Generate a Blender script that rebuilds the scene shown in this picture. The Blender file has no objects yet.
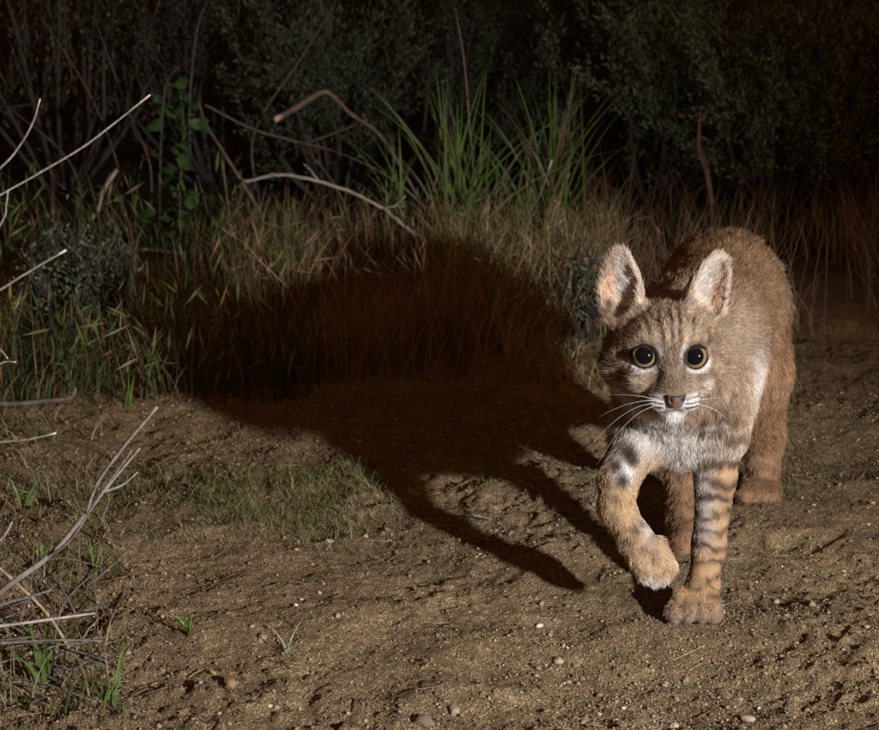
import bpy, math, random
import numpy as np
from mathutils import Vector, Matrix

# ------------------------------------------------------------------ camera, sky, light, exposure
scene = bpy.context.scene
C = scene.collection
CAM_H, PITCH, FOC = 0.75, math.radians(14.95), 1640.0      # FOC in pixels of an 879 px wide frame
cam_d = bpy.data.cameras.new('camera')
cam = bpy.data.objects.new('camera', cam_d); C.objects.link(cam)
cam.location = (0, 0, CAM_H)
cam.rotation_euler = (math.pi / 2 - PITCH, 0, 0)
cam_d.sensor_fit = 'HORIZONTAL'; cam_d.sensor_width = 36.0
cam_d.lens = 36.0 * FOC / 879.0
cam_d.clip_start = 0.02; cam_d.clip_end = 400
cam_d.dof.use_dof = True; cam_d.dof.focus_distance = 1.72; cam_d.dof.aperture_fstop = 13.0
scene.camera = cam

world = bpy.data.worlds.new('World'); scene.world = world; world.use_nodes = True
nt = world.node_tree; nt.nodes.clear()
sky = nt.nodes.new('ShaderNodeTexSky'); sky.sky_type = 'NISHITA'; sky.sun_disc = False
SUN_EL, SUN_AZ = math.radians(30.0), math.radians(195.0)
sky.sun_elevation = math.radians(1.0); sky.sun_rotation = SUN_AZ
sky.air_density = 2.0; sky.dust_density = 6.0; sky.ozone_density = 0.5
bg = nt.nodes.new('ShaderNodeBackground'); bg.inputs['Strength'].default_value = 0.004
wo = nt.nodes.new('ShaderNodeOutputWorld')
nt.links.new(sky.outputs[0], bg.inputs[0]); nt.links.new(bg.outputs[0], wo.inputs[0])

# added sun lamp: warm fill that lifts the shadows, very weak and very soft
sd = bpy.data.lights.new('shadow_fill', 'SUN'); sd.energy = 0.62; sd.angle = math.radians(130); sd.color = (1.0, 0.43, 0.14)
so = bpy.data.objects.new('shadow_fill', sd); C.objects.link(so)
so.rotation_euler = Vector((-0.18, 0.85, -0.62)).to_track_quat('-Z', 'Y').to_euler()
so.location = (0, -2, 4)

# the camera-trap flash, on a stake a good metre right of the camera
def flash(name, loc, target, power, size, cone, blend, col):
    ld = bpy.data.lights.new(name, 'SPOT'); ld.energy = power; ld.shadow_soft_size = size
    ld.spot_size = math.radians(cone); ld.spot_blend = blend; ld.color = col
    o = bpy.data.objects.new(name, ld); C.objects.link(o); o.location = loc
    o.rotation_euler = (Vector(target) - Vector(loc)).to_track_quat('-Z', 'Y').to_euler()
    return o
flash('flash', (1.19, 0.10, 0.76), (-0.15, 2.02, 0.33), 400.0, 0.036, 65, 1.0, (1.0, 0.98, 0.96))

vs = scene.view_settings
vs.view_transform = 'Standard'; vs.look = 'None'; vs.exposure = 0.0; vs.gamma = 1.0; vs.use_curve_mapping = False
cy = scene.cycles
cy.max_bounces = 7; cy.diffuse_bounces = 2; cy.glossy_bounces = 3; cy.transmission_bounces = 6; cy.transparent_max_bounces = 6
cy.use_denoising = False
cy.use_adaptive_sampling = False
cy.sample_clamp_indirect = 1.0; cy.sample_clamp_direct = 8.0
scene.cycles_curves.shape = 'RIBBONS'; scene.cycles_curves.subdivisions = 2

# ------------------------------------------------------------------ measuring helpers
ct, st = math.cos(PITCH), math.sin(PITCH)
def P(px, py, Y):
    "point of the place at depth Y that stands at (px, py) of the photograph"
    a = (px - 439.5) / FOC; b = -(py - 365.0) / FOC
    d = np.array([a, ct + b * st, -st + b * ct])
    return np.array([0, 0, CAM_H]) + d * (Y / d[1])
def G(px, py):
    a = (px - 439.5) / FOC; b = -(py - 365.0) / FOC
    d = np.array([a, ct + b * st, -st + b * ct])
    p = np.array([0, 0, CAM_H]) + d * (CAM_H / -d[2])
    return p[0], p[1]

rng = np.random.default_rng(11)
# ------------------------------------------------------------------ noise
def _hash(ix, iy, iz, seed):
    n = (ix.astype(np.int64) * 374761393 + iy.astype(np.int64) * 668265263 + iz.astype(np.int64) * 2147483647 + seed * 1274126177) & 0x7fffffff
    n = ((n ^ (n >> 13)) * 1274126177) & 0x7fffffff
    n = ((n ^ (n >> 15)) * 2246822519) & 0x7fffffff
    return ((n ^ (n >> 16)) & 0xffff) / 65535.0
def vnoise(p, scale, seed=0):
    q = np.asarray(p, dtype=np.float64) * scale
    i = np.floor(q); f = q - i; f = f * f * (3 - 2 * f); i = i.astype(np.int64)
    out = np.zeros(len(q))
    for dx in (0, 1):
        wx = f[:, 0] if dx else 1 - f[:, 0]
        for dy in (0, 1):
            wy = f[:, 1] if dy else 1 - f[:, 1]
            for dz in (0, 1):
                wz = f[:, 2] if dz else 1 - f[:, 2]
                out += wx * wy * wz * _hash(i[:, 0] + dx, i[:, 1] + dy, i[:, 2] + dz, seed)
    return out * 2 - 1
def fbm(p, scale, octaves=3, seed=0):
    s = 0; a = 1.0
    for o in range(octaves):
        s = s + a * vnoise(p, scale * 2 ** o, seed + o * 7); a *= 0.5
    return s
def sstep(a, b, x):
    t = np.clip((x - a) / (b - a), 0, 1); return t * t * (3 - 2 * t)
def norm(v):
    return v / np.maximum(np.linalg.norm(v, axis=-1, keepdims=True), 1e-9)

# ------------------------------------------------------------------ materials
MATS = {}
def mat_attr(name, rough=0.7, spec=0.3, translucent=0.0, bump=0.0, bscale=300.0, var=0.25, vscale=60.0):
    m = bpy.data.materials.new(name); m.use_nodes = True; t = m.node_tree; t.nodes.clear()
    out = t.nodes.new('ShaderNodeOutputMaterial'); b = t.nodes.new('ShaderNodeBsdfPrincipled')
    at = t.nodes.new('ShaderNodeAttribute'); at.attribute_name = 'Col'
    tc = t.nodes.new('ShaderNodeTexCoord')
    nz = t.nodes.new('ShaderNodeTexNoise'); nz.inputs['Scale'].default_value = vscale; nz.inputs['Detail'].default_value = 4
    t.links.new(tc.outputs['Object'], nz.inputs['Vector'])
    mr = t.nodes.new('ShaderNodeMapRange'); mr.inputs[1].default_value = 0.3; mr.inputs[2].default_value = 0.7
    mr.inputs[3].default_value = 1 - var; mr.inputs[4].default_value = 1 + var
    t.links.new(nz.outputs['Fac'], mr.inputs[0])
    mx = t.nodes.new('ShaderNodeVectorMath'); mx.operation = 'SCALE'
    t.links.new(at.outputs['Color'], mx.inputs[0]); t.links.new(mr.outputs[0], mx.inputs['Scale'])
    t.links.new(mx.outputs[0], b.inputs['Base Color'])
    b.inputs['Roughness'].default_value = rough; b.inputs['Specular IOR Level'].default_value = spec
    if bump:
        n2 = t.nodes.new('ShaderNodeTexNoise'); n2.inputs['Scale'].default_value = bscale; n2.inputs['Detail'].default_value = 6
        t.links.new(tc.outputs['Object'], n2.inputs['Vector'])
        bp = t.nodes.new('ShaderNodeBump'); bp.inputs['Strength'].default_value = bump; bp.inputs['Distance'].default_value = 0.003
        t.links.new(n2.outputs['Fac'], bp.inputs['Height']); t.links.new(bp.outputs[0], b.inputs['Normal'])
    if translucent:
        tr = t.nodes.new('ShaderNodeBsdfTranslucent'); t.links.new(mx.outputs[0], tr.inputs['Color'])
        ms = t.nodes.new('ShaderNodeMixShader'); ms.inputs[0].default_value = translucent
        t.links.new(b.outputs[0], ms.inputs[1]); t.links.new(tr.outputs[0], ms.inputs[2]); t.links.new(ms.outputs[0], out.inputs[0])
    else:
        t.links.new(b.outputs[0], out.inputs[0])
    MATS[name] = m; return m
mat_attr('grass_blade', rough=0.55, spec=0.35, translucent=0.25, var=0.15)
mat_attr('leaf', rough=0.6, spec=0.3, translucent=0.2, var=0.2)
mat_attr('bark', rough=0.85, spec=0.2, bump=0.6, bscale=260, var=0.35, vscale=90)
mat_attr('stone', rough=0.9, spec=0.25, bump=0.5, bscale=400, var=0.25, vscale=150)
mat_attr('skin', rough=0.75, spec=0.2, var=0.1)

def soil_material():
    m = bpy.data.materials.new('soil'); m.use_nodes = True; t = m.node_tree; t.nodes.clear()
    N = t.nodes.new; L = t.links.new
    out = N('ShaderNodeOutputMaterial'); b = N('ShaderNodeBsdfPrincipled'); tc = N('ShaderNodeTexCoord')
    def noise(s, d=5, r=0.6):
        n = N('ShaderNodeTexNoise'); n.inputs['Scale'].default_value = s; n.inputs['Detail'].default_value = d; n.inputs['Roughness'].default_value = r
        L(tc.outputs['Object'], n.inputs['Vector']); return n
    big = noise(2.2); mid = noise(22, 6, 0.7); fine = noise(330, 4, 0.7)
    r1 = N('ShaderNodeValToRGB'); e = r1.color_ramp.elements
    e[0].position = 0.3; e[0].color = (0.150, 0.115, 0.070, 1); e[1].position = 0.72; e[1].color = (0.295, 0.232, 0.148, 1)
    L(mid.outputs['Fac'], r1.inputs[0])
    r2 = N('ShaderNodeValToRGB'); e = r2.color_ramp.elements
    e[0].position = 0.35; e[0].color = (0.62, 0.60, 0.56, 1); e[1].position = 0.68; e[1].color = (1.1, 1.05, 1.0, 1)
    L(big.outputs['Fac'], r2.inputs[0])
    m1 = N('ShaderNodeMixRGB'); m1.blend_type = 'MULTIPLY'; m1.inputs[0].default_value = 1
    L(r1.outputs[0], m1.inputs[1]); L(r2.outputs[0], m1.inputs[2])
    # far soil painted nearly black to stand for the unlit ground behind
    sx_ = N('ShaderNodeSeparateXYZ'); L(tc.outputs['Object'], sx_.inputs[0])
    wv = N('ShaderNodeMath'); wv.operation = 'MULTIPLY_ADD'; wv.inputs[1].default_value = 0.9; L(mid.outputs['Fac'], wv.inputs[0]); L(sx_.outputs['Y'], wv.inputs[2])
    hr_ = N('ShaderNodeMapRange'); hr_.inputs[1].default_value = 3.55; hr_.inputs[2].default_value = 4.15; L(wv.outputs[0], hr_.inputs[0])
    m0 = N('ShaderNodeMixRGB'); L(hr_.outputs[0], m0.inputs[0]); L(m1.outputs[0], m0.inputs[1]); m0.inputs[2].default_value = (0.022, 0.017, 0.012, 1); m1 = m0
    # grains of sand
    vo = N('ShaderNodeTexVoronoi'); vo.inputs['Scale'].default_value = 520; L(tc.outputs['Object'], vo.inputs['Vector'])
    r3 = N('ShaderNodeValToRGB'); e = r3.color_ramp.elements
    e[0].position = 0.0; e[0].color = (0.45, 0.40, 0.34, 1); e[1].position = 1.0; e[1].color = (1.9, 1.85, 1.7, 1)
    e2 = r3.color_ramp.elements.new(0.75); e2.color = (1.0, 0.97, 0.92, 1)
    sp = N('ShaderNodeSeparateColor'); L(vo.outputs['Color'], sp.inputs[0]); L(sp.outputs[0], r3.inputs[0])
    m2 = N('ShaderNodeMixRGB'); m2.blend_type = 'MULTIPLY'; m2.inputs[0].default_value = 0.85
    L(m1.outputs[0], m2.inputs[1]); L(r3.outputs[0], m2.inputs[2])
    L(m2.outputs[0], b.inputs['Base Color'])
    b.inputs['Roughness'].default_value = 0.95; b.inputs['Specular IOR Level'].default_value = 0.15
    ad = N('ShaderNodeMath'); ad.operation = 'MULTIPLY_ADD'; ad.inputs[1].default_value = 0.5
    L(vo.outputs['Distance'], ad.inputs[0]); L(fine.outputs['Fac'], ad.inputs[2])
    bp = N('ShaderNodeBump'); bp.inputs['Strength'].default_value = 0.9; bp.inputs['Distance'].default_value = 0.003
    L(ad.outputs[0], bp.inputs['Height']); L(bp.outputs[0], b.inputs['Normal'])
    L(b.outputs[0], out.inputs[0]); MATS['soil'] = m
soil_material()

# ------------------------------------------------------------------ object helpers
def mesh_from(name, V, F, col=None, smooth=False):
    V = np.asarray(V, dtype=np.float32); F = np.asarray(F, dtype=np.int32)
    me = bpy.data.meshes.new(name)
    k = F.shape[1]
    me.vertices.add(len(V)); me.vertices.foreach_set('co', V.ravel())
    me.loops.add(F.size); me.loops.foreach_set('vertex_index', F.ravel())
    me.polygons.add(len(F)); me.polygons.foreach_set('loop_start', np.arange(0, F.size, k, dtype=np.int32))
    me.update(calc_edges=True)
    if smooth: me.polygons.foreach_set('use_smooth', np.ones(len(F), dtype=bool))
    if col is not None:
        col = np.asarray(col, dtype=np.float32)
        if col.ndim == 1: col = np.tile(col, (len(V), 1))
        c4 = np.ones((len(V), 4), dtype=np.float32); c4[:, :3] = col
        a = me.attributes.new('Col', 'FLOAT_COLOR', 'POINT'); a.data.foreach_set('color', c4.ravel())
    me.validate()
    return me
def link(name, data, material=None, parent=None, label=None, cat=None, group=None, kind=None, loc=None):
    o = bpy.data.objects.new(name, data); C.objects.link(o)
    if material is not None and data is not None and not data.materials: data.materials.append(MATS[material])
    if parent is not None: o.parent = parent
    if loc is not None: o.location = loc
    if label: o['label'] = label
    if cat: o['category'] = cat
    if group: o['group'] = group
    if kind: o['kind'] = kind
    return o
def thing(name, label, cat, loc, group=None):
    return link(name, None, label=label, cat=cat, group=group, loc=tuple(float(v) for v in loc))

class Geo:
    "collects vertices, quads and colours for one mesh"
    def __init__(s): s.V, s.F, s.Cc, s.n = [], [], [], 0
    def add(s, V, F, col):
        V = np.asarray(V, float).reshape(-1, 3); s.V.append(V); s.F.append(np.asarray(F) + s.n)
        col = np.asarray(col, float)
        s.Cc.append(np.tile(col, (len(V), 1)) if col.ndim == 1 else col); s.n += len(V)
    def mesh(s, name, smooth=False, origin=(0, 0, 0)):
        return mesh_from(name, np.concatenate(s.V) - np.asarray(origin), np.concatenate(s.F), np.concatenate(s.Cc), smooth)

def catmull(pts, m=6):
    p = np.asarray(pts, float); q = np.vstack([2 * p[0] - p[1], p, 2 * p[-1] - p[-2]]); out = []
    for i in range(1, len(q) - 2):
        for t in np.linspace(0, 1, m, endpoint=False):
            a, b, c, d = q[i - 1], q[i], q[i + 1], q[i + 2]
            out.append(0.5 * ((2 * b) + (-a + c) * t + (2 * a - 5 * b + 4 * c - d) * t * t + (-a + 3 * b - 3 * c + d) * t ** 3))
    out.append(p[-1]); return np.array(out)
def tube(geo, pts, radii, col, sides=7, m=6, wob=0.0, tipcol=None, rough=0.0):
    p = catmull(pts, m); n = len(p)
    r = np.interp(np.linspace(0, 1, n), np.linspace(0, 1, len(radii)), radii)
    if wob: p[1:-1] += rng.normal(0, wob, (n - 2, 3))
    tg = norm(np.gradient(p, axis=0))
    p = np.vstack([p[:1], p, p[-1:] + tg[-1:] * r[-1] * 0.3]); r = np.concatenate([[r[0] * 0.02], r, [r[-1] * 0.02]])
    tg = np.vstack([tg[:1], tg, tg[-1:]]); n += 2
    a = norm(np.cross(tg, np.array([0.31, 0.17, 0.93]))); b = np.cross(tg, a)
    th = np.linspace(0, 2 * math.pi, sides, endpoint=False)
    rr = r[:, None] * (1 + (rng.normal(0, rough, (n, sides)) if rough else np.zeros((n, sides))))
    V = (p[:, None] + (a[:, None] * np.cos(th)[None, :, None] + b[:, None] * np.sin(th)[None, :, None]) * rr[..., None]).reshape(-1, 3)
    i = np.repeat(np.arange(n - 1), sides); j = np.tile(np.arange(sides), n - 1); k = (j + 1) % sides
    F = np.stack([i * sides + j, i * sides + k, (i + 1) * sides + k, (i + 1) * sides + j], 1)
    cc = np.tile(np.asarray(col, float), (len(V), 1)) * (1 + rng.normal(0, 0.08, (len(V), 1)))
    if tipcol is not None: cc[-sides * 3:] = tipcol
    geo.add(V, F, np.clip(cc, 0, 1))

def blades(geo, base, height, lean, width, col, tip=None, seg=4, droop=0.5, face=None):
    "tapering grass blades: base (n,3), height (n,), lean (n,2) horizontal offset of the tip per unit height"
    n = len(base); t = np.linspace(0, 1, seg + 1)
    h = np.asarray(height)[:, None]; ln = np.asarray(lean)
    c = np.zeros((n, seg + 1, 3))
    c[:, :, 0] = base[:, 0:1] + ln[:, 0:1] * h * t ** 1.8
    c[:, :, 1] = base[:, 1:2] + ln[:, 1:2] * h * t ** 1.8
    m = np.linalg.norm(ln, axis=1)[:, None]
    c[:, :, 2] = base[:, 2:3] + h * (t - droop * np.clip(m, 0, 1.4) * 0.5 * t ** 2.6)
    ang = rng.uniform(0, math.pi, n) if face is None else face
    side = np.stack([np.cos(ang), np.sin(ang), np.zeros(n)], 1)
    w = np.asarray(width)[:, None] * (1 - t ** 1.6) + 1e-5
    l = c - side[:, None] * w[..., None] * 0.5; r = c + side[:, None] * w[..., None] * 0.5
    V = np.stack([l, r], 2).reshape(-1, 3)
    idx = (np.arange(n) * (seg + 1) * 2)[:, None] + (np.arange(seg) * 2)[None]
    F = np.stack([idx, idx + 1, idx + 3, idx + 2], -1).reshape(-1, 4)
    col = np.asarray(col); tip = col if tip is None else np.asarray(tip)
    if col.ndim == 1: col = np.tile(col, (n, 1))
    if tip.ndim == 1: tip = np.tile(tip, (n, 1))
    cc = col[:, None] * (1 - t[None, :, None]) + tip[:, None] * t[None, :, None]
    cc = np.repeat(cc[:, :, None], 2, 2).reshape(-1, 3)
    geo.add(V, F, cc); return c

# ------------------------------------------------------------------ the ground
PITS = []                                   # old prints and scuffs in the loose soil: x, y, radius, depth
for k in range(150):
    PITS.append((rng.uniform(-0.7, 1.0), rng.uniform(1.3, 2.6), rng.uniform(0.012, 0.05), rng.uniform(0.001, 0.006)))
def ground_h(x, y):
    x = np.asarray(x, float); y = np.asarray(y, float); sh = x.shape
    p = np.stack([x.ravel(), y.ravel(), np.zeros(x.size)], 1)
    loose = 0.35 + 0.65 * sstep(-0.25, 0.45, vnoise(p, 5.0, 55) + 0.4 * vnoise(p, 14, 56))
    h = 0.020 * vnoise(p, 2.6, 3) + 0.012 * vnoise(p, 6.5, 4) + 0.0055 * vnoise(p, 17, 5) + 0.0044 * loose * fbm(p, 38, 2, 6)
    # clods: sharp-shouldered lumps
    h += 0.0030 * loose * np.maximum(0, vnoise(p, 34, 21)) ** 0.7
    h += loose * (0.0024 * fbm(p, 120, 2, 9)) + 0.0030 * np.abs(vnoise(p, 240, 12))
    h += 0.0065 * loose * np.maximum(0, vnoise(p, 75, 31) - 0.2)
    for px, py, r, d in PITS:
        q = ((p[:, 0] - px) ** 2 + (p[:, 1] - py) ** 2) / (r * r)
        h += np.where(q < 4, d * (-np.exp(-q * 1.6) + 0.55 * np.exp(-(np.sqrt(q) - 1.25) ** 2 * 7)), 0)
    # a low bank where the vegetation begins and along the left
    bank = sstep(2.55, 3.4, p[:, 1]) * 0.05 + sstep(-0.1, -0.75, p[:, 0]) * 0.03 * sstep(2.6, 1.5, p[:, 1])
    h += bank
    # firm, flat spots under the cat's feet and where the cat walks
    for fx, fy, r in FEET:
        w = np.exp(-(((p[:, 0] - fx) ** 2 + (p[:, 1] - fy) ** 2) / (r * r)))
        h *= (1 - w)
    far = sstep(8, 20, np.hypot(p[:, 0], p[:, 1])); h *= 1 - far
    return h.reshape(sh)
FEET = [(*P(696, 602, 1.71)[:2], 0.055), (*P(762, 494, 2.10)[:2], 0.05), (*P(684, 545, 1.94)[:2], 0.045)]
def gz(x, y): return float(ground_h(np.array([x]), np.array([y]))[0])
def gpt(px, py):
    x, y = G(px, py); z = gz(x, y); return np.array([x, y, z])

def axis(lo, hi, step, far_lo, far_hi, n):
    core = np.arange(lo, hi, step)
    a = lo - np.geomspace(step * 1.5, lo - far_lo, n)[::-1]; b = core[-1] + np.geomspace(step * 1.5, far_hi - core[-1], n)
    return np.concatenate([a, core, b])
gx = axis(-0.78, 1.05, 0.0036, -90, 90, 46)
gy = np.concatenate([axis(1.28, 2.55, 0.0036, -30, 2.5501, 34)[:-34], np.arange(2.553, 3.5, 0.008), 3.5 + np.geomspace(0.012, 120, 60)])
gy = np.unique(gy)
X, Y = np.meshgrid(gx, gy, indexing='ij'); Z = ground_h(X, Y)
nx, ny = X.shape
I = (np.arange(nx - 1)[:, None] * ny + np.arange(ny - 1)[None]).ravel()
F = np.stack([I, I + ny, I + ny + 1, I + 1], 1)
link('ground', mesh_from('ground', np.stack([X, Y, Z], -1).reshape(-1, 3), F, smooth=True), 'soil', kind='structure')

# gravel: joined grains of quartz, feldspar and dirt crumbs
def rock_proto(sub, jit, r):
    import bmesh
    bm = bmesh.new(); bmesh.ops.create_icosphere(bm, subdivisions=sub, radius=1)
    V = np.array([v.co[:] for v in bm.verts]); Fc = np.array([[v.index for v in f.verts] for f in bm.faces]); bm.free()
    V *= 1 + r.normal(0, jit, (len(V), 1)); V *= r.uniform(0.6, 1.25, 3) * np.array([1, 1, 0.6])
    return V, Fc
ROCKCOL = np.array([(0.30, 0.22, 0.13), (0.20, 0.14, 0.085), (0.42, 0.35, 0.25), (0.24, 0.18, 0.12), (0.36, 0.22, 0.11), (0.36, 0.31, 0.24), (0.11, 0.08, 0.06)])
def gravel():
    n = 120000
    # density follows what the camera path shows: open soil, thinner under the grass
    x = rng.uniform(-0.72, 1.0, n); y = 1.30 + 1.35 * rng.random(n) ** 1.35
    keep = vnoise(np.stack([x, y, x * 0], 1), 5, 77) > rng.uniform(-1.1, 0.7, n)
    x, y = x[keep], y[keep]; n = len(x)
    size = 0.00085 * np.exp(rng.exponential(0.30, n)); size = np.minimum(size, 0.0038)
    z = ground_h(x, y)
    protos = [rock_proto(1, 0.24, rng) for _ in range(14)]
    octs = np.array([(1, 0, 0), (-1, 0, 0), (0, 1, 0), (0, -1, 0), (0, 0, 1), (0, 0, -1)], float)
    of = np.array([(0, 2, 4), (2, 1, 4), (1, 3, 4), (3, 0, 4), (2, 0, 5), (1, 2, 5), (3, 1, 5), (0, 3, 5)])
    Vs, Fs, Cs = [], [], []; off = 0
    pick = rng.choice(len(ROCKCOL), n, p=[.28, .30, .07, .20, .05, .01, .09])
    colr = ROCKCOL[pick] * rng.uniform(0.6, 1.05, (n, 1))
    big = size > 0.0017
    for kind in range(14):
        sel = np.where(big & (np.arange(n) % 14 == kind))[0]; V, Fc = protos[kind]
        a = rng.uniform(0, 6.28, len(sel)); c, s = np.cos(a), np.sin(a)
        W = np.empty((len(sel), len(V), 3))
        W[:, :, 0] = V[:, 0] * c[:, None] - V[:, 1] * s[:, None]; W[:, :, 1] = V[:, 0] * s[:, None] + V[:, 1] * c[:, None]; W[:, :, 2] = V[:, 2]
        W = W * size[sel][:, None, None] + np.stack([x[sel], y[sel], z[sel] + size[sel] * 0.3], 1)[:, None]
        Vs.append(W.reshape(-1, 3)); Fs.append((Fc[None] + (np.arange(len(sel)) * len(V))[:, None, None] + off).reshape(-1, 3)); off += W.shape[0] * W.shape[1]
        Cs.append(np.repeat(colr[sel], len(V), 0))
    sel = np.where(~big)[0]
    J = octs[None] * rng.uniform(0.6, 1.25, (len(sel), 6, 1)) + rng.normal(0, 0.18, (len(sel), 6, 3))
    W = J * size[sel][:, None, None] + np.stack([x[sel], y[sel], z[sel] + size[sel] * 0.4], 1)[:, None]
    Vs.append(W.reshape(-1, 3)); Fs.append((of[None] + (np.arange(len(sel)) * 6)[:, None, None] + off).reshape(-1, 3)); Cs.append(np.repeat(colr[sel], 6, 0))
    return mesh_from('gravel', np.concatenate(Vs), np.concatenate(Fs), np.concatenate(Cs))
link('gravel', gravel(), 'stone', label='coarse tan and pale quartz gravel strewn over the bare soil', cat='gravel', kind='stuff')

# the stones that can be told apart
def stone(px, py, size, col, label, flat=0.7, seed=0):
    r = np.random.default_rng(500 + seed); p = gpt(px, py)
    V, Fc = rock_proto(3, 0.0, r)
    V = norm(V)
    for k in range(11):                                   # chipped facets
        nn = norm(r.normal(0, 1, 3)); lim = r.uniform(0.62, 0.85); dd = V @ nn; V = V - nn * np.maximum(dd - lim, 0)[:, None]
    V *= (1 + 0.10 * fbm(V + seed, 2.5, 3, seed)[:, None]); V = V * np.array([1.15, r.uniform(0.7, 0.95), flat])
    a = r.uniform(0, 6.28); V = V @ np.array([(math.cos(a), math.sin(a), 0), (-math.sin(a), math.cos(a), 0), (0, 0, 1)])
    V *= size * 0.9; cc = np.asarray(col) * 0.58 * (1 + 0.25 * fbm(V, 160, 2, seed)[:, None])
    o = link('stone', mesh_from('stone', V, Fc, np.clip(cc, 0, 1), False), 'stone', label=label, cat='stone', group='small stones on the bare soil', loc=tuple(p + np.array([0, 0, size * flat * 0.35])))
    o.rotation_euler = (r.uniform(-.3, .3), r.uniform(-.3, .3), 0); return o
stone(231, 692, 0.0100, (0.33, 0.22, 0.12), 'tan-brown flat stone on the soil at the bottom left', 0.5, 1)
stone(213, 682, 0.0052, (0.45, 0.28, 0.13), 'small orange-tinted pebble just above the tan-brown flat stone', 0.7, 2)
stone(200, 694, 0.0055, (0.42, 0.38, 0.32), 'pale grey pebble left of the tan-brown flat stone', 0.7, 3)
stone(453, 708, 0.0085, (0.38, 0.30, 0.19), 'rounded tan stone at the near end of the long thin straw', 0.75, 4)
stone(558, 656, 0.0075, (0.42, 0.33, 0.22), 'pale tan pebble on the soil in the middle below the lifted paw', 0.75, 5)
stone(674, 716, 0.0065, (0.48, 0.44, 0.37), 'pale pebble at the bottom edge below the standing forepaw', 0.8, 6)
stone(428, 386, 0.0095, (0.42, 0.24, 0.12), 'reddish stone in the deep shadow at the foot of the grass', 0.75, 7)
stone(424, 722, 0.013, (0.24, 0.18, 0.12), 'dark brown clod at the bottom edge left of the middle', 0.7, 8)
stone(296, 617, 0.0034, (0.62, 0.58, 0.50), 'tiny white pebble alone on the soil left of the middle', 0.8, 9)
stone(330, 548, 0.0048, (0.60, 0.50, 0.38), 'pale pebble just below the right end of the low green grass patch', 0.8, 10)
stone(165, 584, 0.0048, (0.58, 0.44, 0.28), 'small buff pebble below the left end of the low green grass patch', 0.8, 11)
stone(262, 648, 0.0075, (0.34, 0.27, 0.19), 'grey-brown stone on the open soil at the lower left', 0.6, 12)
stone(748, 712, 0.008, (0.40, 0.34, 0.24), 'tan stone in the lit gravel at the bottom right', 0.7, 13)
stone(812, 604, 0.007, (0.33, 0.26, 0.17), 'brown stone on the soil right of the standing forepaw', 0.7, 14)

# ------------------------------------------------------------------ the bobcat
E = P(671, 357, 1.63)                                   # midpoint between the eyes
yaw = math.atan2(E[0], E[1]) - math.radians(7.0)        # faces the camera, turned a little to its left
fel = math.radians(10.0)
hf = np.array([-math.sin(yaw) * math.cos(fel), -math.cos(yaw) * math.cos(fel), math.sin(fel)])   # forward
hr = norm(np.cross(-hf, np.array([0, 0, 1.0])))          # image right
hu = np.cross(hr, -hf)
HB = np.stack([hr, hu, hf], 1)                           # head basis (columns)
def H(r, u, f): return E + HB @ (np.array([r, u, f]) / 1000.0)

PR = []   # primitives: dict(kind, ...)
def cone(name, a, b, ra, rb, k=0.02, L=0.012, lift=0.35, comb=None):
    a, b = np.asarray(a, float), np.asarray(b, float)
    PR.append(dict(kind='cone', name=name, a=a, b=b, ra=ra, rb=rb, k=k, L=L, lift=lift, comb=norm(b - a) if comb is None else norm(np.asarray(comb, float))))
def ell(name, c, semi, R=None, k=0.015, L=0.006, lift=0.3, comb=None):
    PR.append(dict(kind='ell', name=name, a=np.asarray(c, float), semi=np.asarray(semi, float) / 1000.0, R=HB if R is None else R, k=k, L=L, lift=lift, comb=comb))
def rounded_ear(name, c, semi, R, inner_shift, inner_semi):
    PR.append(dict(kind='ear', name=name, a=np.asarray(c, float), semi=np.asarray(semi) / 1000., R=R, sh=np.asarray(inner_shift) / 1000., isemi=np.asarray(inner_semi) / 1000., k=0.012, L=0.006, lift=0.3, comb=R[:, 1]))
def d_prim(p, q):
    "signed distance of points q (n,3) to a primitive"
    if p['kind'] == 'cone':
        ba = p['b'] - p['a']; t = np.clip(((q - p['a']) @ ba) / (ba @ ba), 0, 1)
        return np.linalg.norm(q - p['a'] - t[:, None] * ba, axis=1) - (p['ra'] + (p['rb'] - p['ra']) * t)
    def e(c, semi):
        l = (q - c) @ p['R']; k0 = np.linalg.norm(l / semi, axis=1); k1 = np.linalg.norm(l / semi ** 2, axis=1)
        return np.where(k0 < 1e-6, -semi.min(), k0 * (k0 - 1) / np.maximum(k1, 1e-9))
    if p['kind'] == 'ell': return e(p['a'], p['semi'])
    l = (q - p['a']) @ p['R']                               # ear: a pointed cup open to the front
    def egg(c, semi):
        m = l - c; tap = np.clip(1.0 - 0.24 * np.clip(m[:, 1] / semi[1], -0.6, 1.0), 0.4, 1.3)
        mm = m.copy(); mm[:, 0] /= tap; mm[:, 2] /= tap
        k0 = np.linalg.norm(mm / semi, axis=1); k1 = np.linalg.norm(mm / semi ** 2, axis=1)
        return k0 * (k0 - 1) / np.maximum(k1, 1e-9) * 0.85
    return np.maximum(egg(0, p['semi']), -egg(p['sh'], p['isemi']))

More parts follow.
